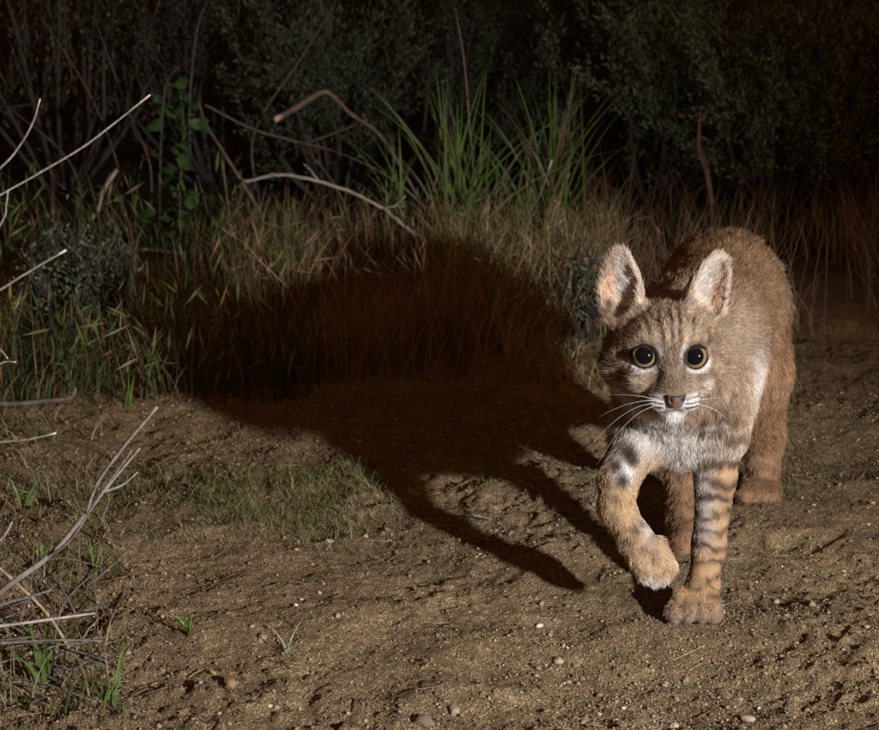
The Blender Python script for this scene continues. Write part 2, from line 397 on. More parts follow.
# trunk
S = P(697, 338, 1.86); M = P(709, 322, 2.00); Q = P(722, 291, 2.13)
cone('trunk', S, M, 0.074, 0.071, 0.03, 0.009, 0.28)
cone('trunk', M, Q, 0.071, 0.075, 0.03, 0.009, 0.28)
cone('trunk', Q, P(732, 264, 2.20), 0.070, 0.046, 0.03, 0.010, 0.3)
cone('tail', P(735, 262, 2.235), P(742, 320, 2.27), 0.017, 0.014, 0.012, 0.014, 0.35)
cone('neck', H(0, 0, -72), S, 0.052, 0.072, 0.03, 0.008, 0.3)
cone('neck', H(6, -30, -66), P(698, 388, 1.84), 0.044, 0.062, 0.03, 0.009, 0.32, comb=(0.1, 0.35, -1))
cone('chest', P(672, 400, 1.76), P(676, 415, 1.80), 0.042, 0.048, 0.025, 0.010, 0.34, comb=(0, -0.1, -1))
cone('belly', P(684, 424, 1.80), P(706, 372, 2.06), 0.046, 0.055, 0.03, 0.011, 0.34)
# standing foreleg
cone('leg_standing', P(718, 374, 1.83), P(720, 428, 1.785), 0.045, 0.031, 0.025, 0.007, 0.26)
cone('leg_standing', P(720, 428, 1.785), P(715, 478, 1.775), 0.030, 0.0225, 0.012, 0.0042, 0.2)
cone('leg_standing', P(715, 478, 1.775), P(709, 545, 1.745), 0.0225, 0.0178, 0.010, 0.0034, 0.18)
cone('leg_standing', P(709, 545, 1.745), P(702, 588, 1.725), 0.0178, 0.0172, 0.010, 0.0034, 0.18)
cone('paw_standing', P(702, 588, 1.725), P(697, 595, 1.71), 0.0180, 0.0180, 0.008, 0.0042, 0.22)
for dx, dy, r in ((-19, 1, .0108), (-6.5, 6, .0120), (6.5, 6, .0120), (18, 1, .0108)):
    t0 = P(696 + dx * 0.7, 596, 1.705); t1 = P(695 + dx, 602 + dy * 0.7, 1.69); t1[2] = r + 0.003
    cone('paw_standing', t0, t1, r, r, 0.0022, 0.0045, 0.32)
# lifted foreleg
cone('leg_lifted', P(652, 384, 1.83), P(641, 434, 1.775), 0.043, 0.032, 0.028, 0.009, 0.3)
cone('leg_lifted', P(640, 434, 1.775), P(618, 480, 1.72), 0.030, 0.0205, 0.014, 0.0055, 0.24)
cone('leg_lifted', P(618, 480, 1.72), P(616, 507, 1.70), 0.0205, 0.0185, 0.010, 0.0042, 0.2)
cone('leg_lifted', P(616, 507, 1.70), P(636, 541, 1.68), 0.0185, 0.0178, 0.010, 0.0038, 0.2)
cone('paw_lifted', P(636, 541, 1.68), P(649, 561, 1.672), 0.0182, 0.0175, 0.008, 0.0052, 0.32)
for a, b, r in (((636, 553), (645, 572), .0100), ((645, 553), (654, 576), .0110), ((652, 550), (662, 573), .0110), ((656, 546), (667, 565), .0100)):
    cone('paw_lifted', P(*a, 1.668), P(*b, 1.658), r * 1.15, r, 0.006, 0.0048, 0.34)
# hind leg, image right
cone('leg_hind', P(737, 315, 2.13), P(746, 372, 2.04), 0.066, 0.055, 0.03, 0.010, 0.3)
cone('leg_hind', P(748, 372, 2.04), P(761, 442, 2.15), 0.050, 0.027, 0.015, 0.009, 0.28)
cone('leg_hind', P(764, 442, 2.15), P(762, 482, 2.125), 0.0255, 0.0205, 0.010, 0.007, 0.25)
for dx in (-13, -4, 5, 13):
    a_ = P(762 + dx * .6, 484, 2.12); b_ = P(759 + dx, 492, 2.075); b_[2] = .014; cone('paw_hind', a_, b_, .014, .0105, 0.004, 0.006, 0.32)
# hind leg, image left
cone('leg_hind', P(705, 330, 2.12), P(692, 395, 2.00), 0.054, 0.046, 0.03, 0.010, 0.3)
cone('leg_hind', P(690, 395, 2.00), P(686, 480, 2.03), 0.042, 0.022, 0.015, 0.009, 0.28)
cone('leg_hind', P(686, 480, 2.03), P(685, 535, 1.965), 0.023, 0.0205, 0.010, 0.008, 0.25)
cone('paw_hind', P(685, 535, 1.965), P(684, 544, 1.93), 0.021, 0.019, 0.010, 0.006, 0.2)
# head (millimetres in the head's own frame)
ell('head', H(-3, 4, -50), (52, 41, 50), k=0.02, L=0.0062, lift=0.40)
ell('head', H(-35, -12, -63), (25, 24, 30), k=0.02, L=0.009, lift=0.42)
ell('head', H(34, -12, -63), (25, 24, 30), k=0.02, L=0.009, lift=0.42)
ell('head', H(0, 20, -25), (33, 19, 26), k=0.015, L=0.0055, lift=0.42)
for s in (-1, 1):
    ell('head', H(s * 25 + 1, -24, -19), (18, 14, 17), k=0.016, L=0.0052, lift=0.42)
    ell('head', H(s * 27, 14, -19), (17, 7, 12), k=0.010, L=0.0048, lift=0.42)
    ell('head', H(s * 13.5 + 3, -46, -3), (14, 10, 14), k=0.008, L=0.0024)
cone('head', H(1, 14, -12), H(3.5, -32, 6), 0.0140, 0.0098, 0.012, 0.0050, 0.38)
ell('head', H(3, -36, -4), (20, 13, 18), k=0.012, L=0.0036)
ell('head', H(3, -60, -11), (13, 9, 13), k=0.008, L=0.006)
for p in PR:
    if p['name'] == 'head': p['comb'] = None
def ear_basis(lean, turn):
    "columns: across, up, front of the ear"
    a = math.radians(lean); b = math.radians(turn)
    up = hr * math.sin(a) + hu * math.cos(a); up = norm(up - 0.18 * hf)
    fr = norm(hf * math.cos(b) + hr * math.sin(b)); fr = norm(fr - up * (fr @ up)); ac = np.cross(up, fr)
    return np.stack([ac, up, fr], 1)
EAR = [(H(-47, 67, -58), ear_basis(-1, -14)), (H(44, 66, -60), ear_basis(19, 20))]
rounded_ear('ear', EAR[0][0], (24, 44, 17), EAR[0][1], (0.5, 1.5, 9), (19.5, 38, 15.5))
rounded_ear('ear', EAR[1][0], (23, 44, 17), EAR[1][1], (-0.5, 1.5, 9), (18.6, 38, 15.5))
EYE_R = 0.0146
EYES = [H(-25.9, 0.5, -13.2), H(25.9, 0, -13.2)]

def march():
    lo = np.array([0.10, 1.54, -0.006]); hi = np.array([0.52, 2.32, 0.47]); st_ = 0.0022
    n = np.ceil((hi - lo) / st_).astype(int); f = np.full(n, 0.08, np.float32)
    ax = [lo[i] + np.arange(n[i]) * st_ for i in range(3)]
    def box(a, b):
        i0 = np.clip(np.floor((a - lo) / st_).astype(int), 0, n - 1); i1 = np.clip(np.ceil((b - lo) / st_).astype(int) + 1, 1, n); return i0, i1
    for p in PR:
        if p['kind'] == 'cone':
            m = max(p['ra'], p['rb']) + 0.02 + p['k']; a, b = np.minimum(p['a'], p['b']) - m, np.maximum(p['a'], p['b']) + m
        else:
            m = p['semi'].max() + 0.02 + p['k']; a, b = p['a'] - m, p['a'] + m
        i0, i1 = box(a, b); sl = tuple(slice(i0[k], i1[k]) for k in range(3))
        g = np.stack(np.meshgrid(*(ax[k][i0[k]:i1[k]] for k in range(3)), indexing='ij'), -1)
        d = d_prim(p, g.reshape(-1, 3)).reshape(g.shape[:3]).astype(np.float32); c = f[sl]; k = p['k']
        h = np.maximum(k - np.abs(c - d), 0) / k
        f[sl] = np.minimum(c, d) - h * h * k * 0.25
    for e in EYES:                                        # sockets
        i0, i1 = box(e - 0.03, e + 0.03); sl = tuple(slice(i0[k], i1[k]) for k in range(3))
        g = np.stack(np.meshgrid(*(ax[k][i0[k]:i1[k]] for k in range(3)), indexing='ij'), -1)
        d = np.linalg.norm(g - (e + hf * 0.001), axis=-1) - 0.0140
        f[sl] = np.maximum(f[sl], -d)
    # surface nets
    ins = f < 0
    c8 = [ins[i:n[0] - 1 + i, j:n[1] - 1 + j, k:n[2] - 1 + k] for i in (0, 1) for j in (0, 1) for k in (0, 1)]
    s = sum(c.astype(np.int8) for c in c8); act = (s > 0) & (s < 8)
    cells = np.argwhere(act); idx = np.full(act.shape, -1, np.int64); idx[act] = np.arange(len(cells))
    acc = np.zeros((len(cells), 3)); cnt = np.zeros(len(cells))
    cor = [(i, j, k) for i in (0, 1) for j in (0, 1) for k in (0, 1)]
    for a in cor:
        for k in range(3):
            if a[k] == 0:
                b = list(a); b[k] = 1
                fa = f[cells[:, 0] + a[0], cells[:, 1] + a[1], cells[:, 2] + a[2]]; fb = f[cells[:, 0] + b[0], cells[:, 1] + b[1], cells[:, 2] + b[2]]
                cr = (fa < 0) != (fb < 0); t = np.where(cr, fa / np.where(cr, fa - fb, 1), 0)
                q = np.tile(np.array(a, float), (len(cells), 1)); q[:, k] = t
                acc += np.where(cr[:, None], q, 0); cnt += cr
    V = lo + (cells + acc / cnt[:, None]) * st_
    Fs = []
    for k in range(3):
        i, j = (k + 1) % 3, (k + 2) % 3
        a = [slice(1, n[0] - 1), slice(1, n[1] - 1), slice(1, n[2] - 1)]; b = list(a); a[k] = slice(0, n[k] - 1); b[k] = slice(1, n[k])
        A, B = ins[tuple(a)], ins[tuple(b)]; off = np.array([x.start for x in a])
        for flip in (0, 1):
            e = np.argwhere((A & ~B) if not flip else (~A & B)) + off
            def cid(di, dj):
                q = e.copy(); q[:, i] -= di; q[:, j] -= dj; return idx[q[:, 0], q[:, 1], q[:, 2]]
            quad = np.stack([cid(1, 1), cid(0, 1), cid(0, 0), cid(1, 0)], 1)
            Fs.append(quad if not flip else quad[:, ::-1])
    return V, np.concatenate(Fs)
BV, BF = march()

def vert_normals(V, F):
    a, b, c, d = (V[F[:, k]] for k in range(4)); fn = np.cross(c - a, d - b); N = np.zeros_like(V)
    for k in range(4): np.add.at(N, F[:, k], fn)
    return norm(N), np.linalg.norm(fn, axis=1) * 0.5
BN, BA = vert_normals(BV, BF)

def weights(q):
    D = np.stack([d_prim(p, q) for p in PR], 1); D -= D.min(1, keepdims=True)
    W = np.exp(-D / 0.005); W /= W.sum(1, keepdims=True); return W
def gsum(W, *names):
    return W[:, [i for i, p in enumerate(PR) if p['name'] in names]].sum(1)

TAN = np.array((0.34, 0.200, 0.106)); GREY = np.array((0.222, 0.148, 0.092)); WHITE = np.array((0.80, 0.77, 0.75)); CREAM = np.array((0.62, 0.47, 0.32))
DARK = np.array((0.030, 0.020, 0.016)); BROWN = np.array((0.135, 0.080, 0.045)); RUST = np.array((0.40, 0.215, 0.115)); PINK = np.array((0.50, 0.26, 0.17))
def mixc(c, col, m): return c * (1 - m[:, None]) + np.asarray(col) * m[:, None]
def seg_d(x, y, a, b):
    a, b = np.array(a, float), np.array(b, float); ba = b - a
    t = np.clip(((x - a[0]) * ba[0] + (y - a[1]) * ba[1]) / (ba @ ba), 0, 1)
    return np.hypot(x - a[0] - t * ba[0], y - a[1] - t * ba[1]), t

def on_coat(px, py, guess):
    o = np.array([0, 0, CAM_H]); d = norm(P(px, py, 1.7) - o); t = (BV - o) @ d; off = np.linalg.norm(BV - o - t[:, None] * d, axis=1)
    near = off < 0.004
    return BV[near][np.argmin(t[near])] if near.any() else guess
SPOTS = []      # (centre, radius, strength): dark markings on limbs, neck and flank
for px, py, Y_, r, s in ((634, 455, 1.76, .0085, 1.), (630, 448, 1.76, .008, .9), (625, 479, 1.70, .0075, .95), (614, 462, 1.70, .006, .8), (606, 446, 1.74, .006, .7), (606, 478, 1.70, .005, .6),
                         (618, 497, 1.675, .005, .5), (635, 527, 1.66, .0045, .6), (643, 520, 1.66, .0045, .5), (626, 540, 1.66, .004, .4), (640, 550, 1.65, .004, .4), (655, 556, 1.65, .004, .35), (612, 520, 1.68, .0045, .35),
                         (700, 408, 1.74, .006, .7), (716, 398, 1.76, .0055, .7), (727, 414, 1.77, .006, .7), (712, 383, 1.77, .005, .5), (735, 395, 1.78, .006, .5), (722, 425, 1.77, .006, .6), (738, 420, 1.79, .006, .6), (706, 424, 1.75, .006, .6),
                         (625, 420, 1.77, .006, .6), (612, 430, 1.76, .006, .6), (640, 425, 1.75, .005, .5), (618, 440, 1.75, .005, .6), (655, 432, 1.75, .005, .4), (668, 425, 1.74, .005, .35)):
    SPOTS.append((on_coat(px, py, P(px, py, Y_)), r, s))
BANDS = [(434, .0055, .75), (449, .004, .35), (466, .0060, 1.0), (486, .005, .62), (500, .004, .6), (514, .0045, .62), (528, .0035, .5), (542, .0038, .62), (556, .0036, .6), (570, .0034, .55), (582, .003, .45)]
def paint(q, n, W):
    N = len(q); big = fbm(q, 55, 3, 40); fine = fbm(q, 170, 2, 44)
    l = (q - E) @ HB * 1000.0; x, y, f = l[:, 0], l[:, 1], l[:, 2]
    wob = fbm(q, 120, 2, 50) * 2.2
    # ---- trunk and neck: grey-brown above, paler and rusty below
    c = np.tile(GREY, (N, 1)); z = q[:, 2]
    c = mixc(c, TAN, np.clip(0.35 + 0.5 * big, 0, 1))
    trunk = gsum(W, 'trunk', 'belly', 'neck', 'chest', 'leg_hind', 'tail')
    c = mixc(c, RUST, 0.35 * sstep(0.30, 0.20, z) * trunk)
    c = mixc(c, BROWN * .8, sstep(0.15, 0.75, fbm(q, 48, 2, 61)) * trunk * 0.5)
    sp = sstep(0.42, 0.75, vnoise(q, 38, 63)) * gsum(W, 'trunk', 'leg_hind') * sstep(0.34, 0.26, z); c = mixc(c, BROWN * .7, sp * 0.6)
    c = mixc(c, WHITE * 0.92, gsum(W, 'belly') * 0.75)
    c = mixc(c, WHITE * 0.93, gsum(W, 'chest') * np.clip(0.75 + 0.35 * big, 0, 1) * sstep(0.02, -0.01, (q - P(705, 420, 1.76))[:, 0]))
    c = mixc(c, np.array((0.50, 0.40, 0.33)), gsum(W, 'neck') * 0.3)
    c = mixc(c, np.array((0.56, 0.52, 0.49)), gsum(W, 'neck', 'chest') * sstep(-55, -64, y) * sstep(36, 14, x) * 0.8)
    # pale throat and the light bars on the near shoulder
    thr = gsum(W, 'neck', 'chest', 'leg_standing') * sstep(0.235, 0.205, z) * sstep(0.165, 0.18, z)
    c = mixc(c, WHITE * 0.9, thr * np.clip(0.62 + 0.45 * np.sin((z + 0.15 * q[:, 0]) * 560 + wob), 0, 1) * 0.8)
    for py, s_ in ((396, .7), (409, .95), (423, 1.0), (437, 1.0)):
        zc = P(712, py, 1.765)[2] + 0.004 * np.sin(q[:, 0] * 90 + py); m = np.exp(-((z - zc + 0.0015 * wob) / 0.0048) ** 2) * s_ * gsum(W, 'neck', 'chest', 'leg_standing') * sstep(P(684, py, 1.765)[0], P(700, py, 1.765)[0], q[:, 0]) * np.clip(0.8 + 0.9 * fbm(q, 80, 2, py), 0, 1)
        c = mixc(c, BROWN * 0.45, np.clip(m * 1.3, 0, 1))
    # ---- flank streak
    fl = np.exp(-(((q - on_coat(762, 378, P(762, 378, 2.0))) / np.array([0.014, 0.05, 0.026])) ** 2).sum(1)); c = mixc(c, WHITE * 0.85, np.clip(fl * 1.0, 0, 0.75))
    # ---- standing foreleg, banded
    w = gsum(W, 'leg_standing', 'paw_standing'); lo_ = sstep(0.19, 0.165, z)
    leg = np.tile(np.array((0.49, 0.310, 0.170)), (N, 1)); inner = sstep(0.006, -0.012, (q[:, 0] - P(715, 470, 1.76)[0])); leg = mixc(leg, WHITE * 0.8, np.clip(inner * 0.7, 0, 1) * sstep(0.06, 0.10, z))
    leg = mixc(leg, WHITE * 0.85, 0.6 * np.exp(-((z - P(0, 452, 1.77)[2]) / 0.008) ** 2))
    for py, wd, s in BANDS:
        zc = P(710, py, 1.745)[2]; zz = z + 0.0030 * np.sin(q[:, 0] * 110 + py * 1.7) + 0.06 * (q[:, 0] - P(710, py, 1.745)[0]) + 0.0016 * wob
        m = np.exp(-((zz - zc) / (wd * 1.2)) ** 2) * s * np.clip(0.95 + 0.6 * fbm(q, 90, 2, int(py)), 0.45, 1.0); leg = mixc(leg, BROWN * 0.55, np.clip(m * 1.7, 0, 0.97))
    leg = mixc(leg, np.array((0.24, 0.175, 0.13)), sstep(0.034, 0.016, z) * 0.9)
    c = mixc(c, leg, np.clip(w * (0.45 + 0.55 * lo_), 0, 1))
    # ---- lifted foreleg
    w = gsum(W, 'leg_lifted', 'paw_lifted')
    leg = np.tile(np.array((0.46, 0.305, 0.175)), (N, 1))
    leg = mixc(leg, np.array((0.46, 0.32, 0.20)), gsum(W, 'paw_lifted'))
    leg = mixc(leg, np.array((0.42, 0.23, 0.12)), np.exp(-(((q - on_coat(646, 549, P(646, 549, 1.65))) / 0.012) ** 2).sum(1)) * 0.6)
    leg = mixc(leg, np.array((0.48, 0.43, 0.40)), sstep(0.16, 0.20, z) * 0.8)
    leg = mixc(leg, WHITE * 0.95, np.clip(1.1 * np.exp(-(((q - on_coat(629, 469, P(628, 470, 1.70))) / 0.013) ** 2).sum(1)), 0, 1))
    leg = mixc(leg, WHITE * 0.9, np.clip(1.1 * np.exp(-(((q - on_coat(655, 432, P(655, 430, 1.73))) / 0.026) ** 2).sum(1)), 0, 1))
    ed = np.exp(-(((q - on_coat(648, 521, P(648, 521, 1.67))) / np.array([.007, .03, .02])) ** 2).sum(1)); leg = mixc(leg, WHITE * 0.9, np.clip(ed * 0.8, 0, 1))
    leg = mixc(leg, BROWN * 1.6, np.clip(0.9 * sstep(0.35, 0.9, fbm(q, 75, 2, 66)), 0, 0.6))
    leg = mixc(leg, WHITE * 0.8, sstep(0.078, 0.068, z) * gsum(W, 'paw_lifted') * 0.6)
    c = mixc(c, leg, np.clip(w, 0, 1))
    # ---- hind legs
    w = gsum(W, 'leg_hind', 'paw_hind'); hl = np.tile(np.array((0.36, 0.20, 0.11)), (N, 1))
    hb = 0.5 + 0.5 * np.sin(z * 330 + q[:, 0] * 60 + wob); hl = mixc(hl, BROWN, sstep(0.55, 0.9, hb) * sstep(0.12, 0.16, z) * sstep(0.24, 0.2, z) * 0.75)
    hl = mixc(hl, np.array((0.30, 0.20, 0.13)), 0.35 * sstep(0.14, 0.08, z))
    c = mixc(c, hl, np.clip(w * sstep(0.25, 0.2, z), 0, 1))
    for cc_, r, s in SPOTS:
        d2 = (((q - cc_) / np.array([1, 1.6, 1])) ** 2).sum(1); c = mixc(c, DARK * 1.3, np.exp(-(d2 / (r * r * 1.35)) ** 1.6) * np.minimum(1, s * 1.2) * (gsum(W, 'leg_lifted', 'paw_lifted', 'neck', 'chest', 'leg_standing') > 0.3))
    # ---- face
    wh = gsum(W, 'head'); s = x - 2.0; ax_ = np.abs(x - 0.06 * (10 - y) * 0.5)
    fc = np.tile(np.array((0.205, 0.145, 0.098)), (N, 1))
    fc = mixc(fc, np.array((0.33, 0.238, 0.165)), np.clip(0.4 + 0.8 * fine, 0, 1) * 0.5)
    fc = mixc(fc, np.array((0.190, 0.132, 0.084)), np.exp(-(ax_ / 11) ** 4) * sstep(2, -8, y) * sstep(-42, -34, y))          # bridge
    for k, (lx, sl_) in enumerate(((-22, -0.22), (-9, -0.10), (1, 0.0), (9, 0.08), (21, 0.22), (-33, -0.3), (33, 0.3))):          # forehead stripes
        d = np.abs(x - lx - sl_ * (y - 25) - wob * 0.7); m = np.exp(-(d / (1.9 if abs(lx) < 20 else 2.4)) ** 2) * sstep(9 + abs(lx) * 0.25, 17, y) * np.clip(0.75 + fine * 0.8, 0.1, 1) * (0.92 if abs(lx) < 25 else 0.45)
        fc = mixc(fc, BROWN * 0.32, np.clip(m * 1.15, 0, 1))
        m = np.exp(-((d - 4.2) / 2.0) ** 2) * sstep(8, 16, y) * 0.5; fc = mixc(fc, CREAM * 0.95, m)
    for sx in (-1, 1):
        ex = sx * 25.9; dx, dy = (x - ex) * sx, y
        r = np.hypot(dx * 0.95, dy); front = sstep(-34, -20, f)
        ring = np.exp(-((r - 15.2) / 2.3) ** 2)
        fc = mixc(fc, WHITE * 0.96, ring * front * np.clip(0.82 * sstep(-1, -7, y) + 0.38 * sstep(-5, -11, dx) * sstep(-2, 3, y) + 0.06, 0, 1) * 0.95)
        d, t = seg_d(x, y, (sx * 18, 13.5), (sx * 42, 14)); fc = mixc(fc, BROWN * .6, np.exp(-(d / 3.2) ** 2) * 0.7 * front)
        fc = mixc(fc, CREAM, np.exp(-(((x - sx * 17) / 4.5) ** 2 + ((y - 20) / 6) ** 2)) * 0.6)                              # cream above the inner corner
        d, t = seg_d(x, y, (sx * 13.6, -4), (sx * 10.5 + 1.5, -22)); fc = mixc(fc, DARK * 1.2, np.exp(-(d / 2.8) ** 2) * (1 - 0.6 * t) * front)
        fc = mixc(fc, DARK, sstep(13.7, 12.6, r) * front)                                                              # lid margin
        d, t = seg_d(x, y, (sx * 44, 2), (sx * 66, -14)); fc = mixc(fc, BROWN * 0.8, np.exp(-(d / 2.6) ** 2) * 0.6)             # cheek lines
        d, t = seg_d(x, y, (sx * 38, -18), (sx * 62, -40)); fc = mixc(fc, BROWN * 0.7, np.exp(-(d / 2.8) ** 2) * 0.6)
        d, t = seg_d(x, y, (sx * 36, -28), (sx * 58, -52)); fc = mixc(fc, WHITE * 0.85, np.exp(-(d / 6.0) ** 2) * 0.28)
        fc = mixc(fc, RUST, np.exp(-(((x - sx * 27) / 13) ** 2 + ((y + 27) / 6) ** 2)) * 0.15)
        # whisker pads: white with dark rows
        px_, py_ = (x - 3 - sx * 17), (y + 46); pad = np.exp(-((px_ / 15) ** 2 + ((py_ - 0.25 * sx * px_) / 9.0) ** 2) ** 2)
        fc = mixc(fc, WHITE * 0.97, pad * 0.97)
        v = y - 0.16 * (sx * (x - 3) - 14)
        for row, far_ in ((-41.8, 29), (-46.8, 30), (-51.6, 26)):
            m = np.exp(-((v - row) / 1.25) ** 4) * sstep(9.5, 12, sx * (x - 3)) * sstep(far_ + 3, far_ - 2, sx * (x - 3)); fc = mixc(fc, DARK * 0.5, np.clip(m, 0, 1))
    fc = mixc(fc, np.array((.50, .455, .42)), sstep(-54, -62, y) * sstep(44, 26, np.abs(x - 3)) * 0.85)
    fc = mixc(fc, WHITE, np.exp(-(((x - 3) / 10) ** 2 + ((y + 61) / 5.0) ** 2) ** 2) * 0.9)                                         # chin
    fc = mixc(fc, DARK * 1.5, np.exp(-(((y + 53.5 + 0.018 * (x - 3) ** 2) / 1.3) ** 2)) * sstep(10, 7, np.abs(x - 3)) * 0.9)  # mouth
    fc = mixc(fc, np.array((0.44, 0.38, 0.34)), sstep(-48, -66, y) * sstep(14, 20, np.abs(x - 3)) * 0.6)                        # ruff under the cheeks
    c = mixc(c, fc, np.clip(wh * 1.3 - 0.1, 0, 1))
    # ---- ears
    for i, p in enumerate(PR):
        if p['kind'] != 'ear': continue
        w = np.clip(W[:, i] * 1.2, 0, 1); l2 = (q - p['a']) @ p['R']; a_, b_ = l2[:, 0] / p['semi'][0], l2[:, 1] / p['semi'][1]
        out_s = -1 if i == [k for k, pp in enumerate(PR) if pp['kind'] == 'ear'][0] else 1
        inside = sstep(-0.1, 0.35, (n @ p['R'][:, 2])) * sstep(-0.0005, -0.004, d_in(p, q) * -1 + 0.0)
        ec = np.tile(np.array((0.42, 0.31, 0.22)), (N, 1))
        ec = mixc(ec, DARK * 2, sstep(0.1, -0.5, n @ p['R'][:, 2]) * 0.7)
        ic = np.tile(np.array((0.40, 0.30, 0.235)), (N, 1)); ic = mixc(ic, np.array((0.50, 0.235, 0.115)), np.exp(-(((a_ * out_s - 0.5) / 0.24) ** 2 + ((b_ + 0.02) / 0.40) ** 2)) * 0.9)
        ic = mixc(ic, WHITE * 0.72, np.exp(-(((a_ * out_s + 0.25) / 0.5) ** 2 + ((b_ - 0.1) / 0.6) ** 2)) * 0.6)
        ic = mixc(ic, CREAM * 1.2, np.exp(-((b_ + 0.30 + 0.12 * a_) / 0.05) ** 2) * 0.9)
        ic = mixc(ic, BROWN * 0.45, sstep(-0.36, -0.46, b_ + 0.12 * a_) * (0.55 + 0.4 * np.sin(a_ * 9)))
        ec = mixc(ec, ic, np.clip(n @ p['R'][:, 2] * 1.6, 0, 1)); ec = mixc(ec, np.array((.50, .40, .33)), sstep(0.72, 0.95, np.hypot(a_ / (1 - 0.3 * b_), b_ * 0.98)) * 0.75 * sstep(-0.3, 0.1, b_))
        c = mixc(c, ec, w * sstep(-0.95, -0.6, b_))
    c *= (1 + 0.16 * fine)[:, None]
    return np.clip(c, 0.008, 0.9)
def d_in(p, q): return np.zeros(len(q))

def fur():
    want = 330000
    cen = BV[BF].mean(1)
    Wc = weights(cen); hd = gsum(Wc, 'head', 'ear'); pw = gsum(Wc, 'leg_standing', 'leg_lifted', 'paw_lifted', 'paw_standing', 'chest')
    facing = ((BN[BF[:, 0]] * norm(np.array([0.15, 0, 0.7]) - cen)).sum(1) > -0.45)
    dens = BA * (1 + 3.6 * hd + 0.9 * pw) * np.where(facing, 1.0, 0.45)
    fi = rng.choice(len(BF), want, p=dens / dens.sum())
    u, v = rng.random((2, want)); w4 = np.stack([(1 - u) * (1 - v), u * (1 - v), u * v, (1 - u) * v], 1)
    q = (BV[BF[fi]] * w4[..., None]).sum(1); n = norm((BN[BF[fi]] * w4[..., None]).sum(1))
    # bare: eyes and nose leather
    keep = np.ones(want, bool)
    l = (q - E) @ HB * 1000
    for sx in (-1, 1):
        keep &= ~((np.hypot(l[:, 0] - sx * 25.9, l[:, 1]) < 13.2) & (l[:, 2] > -30))
    keep &= ~((np.abs(l[:, 0] - 4) < 7.5 * np.clip(1 + (l[:, 1] + 38) / 14, 0.2, 1)) & (l[:, 1] < -36) & (l[:, 1] > -49) & (l[:, 2] > 2))
    q, n, l = q[keep], n[keep], l[keep]; N = len(q); W = weights(q)
    wh = gsum(W, 'head'); we = gsum(W, 'ear')
    comb = np.zeros((N, 3)); L = np.zeros(N); lift = np.zeros(N); nose = H(3.5, -36, 20)
    rad = norm(q - nose)
    rad = norm(rad + 0.5 * np.array([0, 0.3, -0.6]) * sstep(-35, -60, l[:, 1])[:, None])
    for i, p in enumerate(PR):
        cb = rad if p['comb'] is None else p['comb'][None]
        if p['kind'] == 'ear':
            sx = -1 if p['a'][0] < E[0] else 1
            fr = (n @ p['R'][:, 2])[:, None]
            cb = np.where(fr > 0.15, norm(p['R'][:, 1] * 0.95 + p['R'][:, 0] * sx * 0.40 + 0.0 * rad), p['R'][:, 1][None])
            Li = np.where(fr[:, 0] > 0.3, 0.0065, 0.0022)
        else: Li = p['L']
        comb += W[:, i:i + 1] * cb; L += W[:, i] * Li; lift += W[:, i] * p['lift']
    # eyelid fur is short, cheek ruff long
    for sx in (-1, 1):
        r = np.hypot(l[:, 0] - sx * 25.9, l[:, 1]); L *= 1 - 0.6 * wh * sstep(24, 14, r) * sstep(-34, -22, l[:, 2])
        rr = np.stack([l[:, 0] - sx * 25.9, l[:, 1], np.full(N, -6.)], 1) @ HB.T
        wk = (wh * sstep(22, 15, r) * sstep(-34, -22, l[:, 2]))[:, None]; comb = comb * (1 - wk) + norm(rr) * wk
    L *= 1 - 0.1 * wh * sstep(-16, 6, l[:, 2])
    L = np.maximum(L, 0.0022)
    for sx in (-1, 1):                                   # whisker pads: hair lies outwards along the rows
        wk = (wh * sstep(6, 10, sx * (l[:, 0] - 3)) * sstep(42, 34, sx * (l[:, 0] - 3)) * sstep(-30, -37, l[:, 1]) * sstep(-62, -56, l[:, 1]))[:, None]
        comb = comb * (1 - wk) + wk * norm(HB @ np.array([sx, 0.14, -0.55])); L = L * (1 - 0.35 * wk[:, 0])
    comb = comb - n * (comb * n).sum(1, keepdims=True); comb = norm(comb)
    # tufting: neighbouring hairs lean together
    tuft = np.stack([vnoise(q, 130, s) for s in (81, 82, 83)], 1) * 0.42 + np.stack([vnoise(q, 45, s) for s in (84, 85, 86)], 1) * 0.18
    calm = (1 - 0.35 * wh * sstep(-30, -10, l[:, 2]))[:, None]; tuft *= calm
    tuft *= (1 - 0.55 * gsum(W, 'leg_standing', 'leg_lifted'))[:, None]
    rnd = rng.normal(0, 0.13, (N, 3)) * calm
    d0 = norm(n * lift[:, None] + comb * (1 - lift)[:, None] + tuft + rnd)
    d0 = norm(d0 + n * np.clip(0.12 - (d0 * n).sum(1), 0, 1)[:, None])
    L = L * rng.lognormal(0, 0.2, N) * (1 + 0.25 * vnoise(q, 60, 90))
    K = 4; t = np.linspace(0, 1, K)
    pts = q[:, None] - n[:, None] * 0.0006 + L[:, None, None] * (t[None, :, None] * d0[:, None] + (t ** 2)[None, :, None] * (comb * 0.28 - n * 0.10 + np.array([0, 0, -0.08]))[:, None])
    zmin = 0.0015; pts[..., 2] = np.maximum(pts[..., 2], zmin)
    for e in EYES:
        hit = (np.linalg.norm(pts - (e + hf * 0.002)[None, None], axis=2) < 0.0139).any(1); pts[hit] = pts[hit, :1] + (pts[hit] - pts[hit, :1]) * 0.35
    bad = np.zeros(N, bool)
    for e in EYES: bad |= (np.linalg.norm(pts - (e + hf * 0.002)[None, None], axis=2) < 0.0128).any(1)
    pts, q, n, W, L = pts[~bad], q[~bad], n[~bad], W[~bad], L[~bad]; N = len(q)
    col = paint(q + 0.0, n, W)
    u = rng.random(N); agouti = gsum(W, 'trunk', 'neck', 'leg_hind', 'head', 'belly', 'chest', 'leg_lifted')
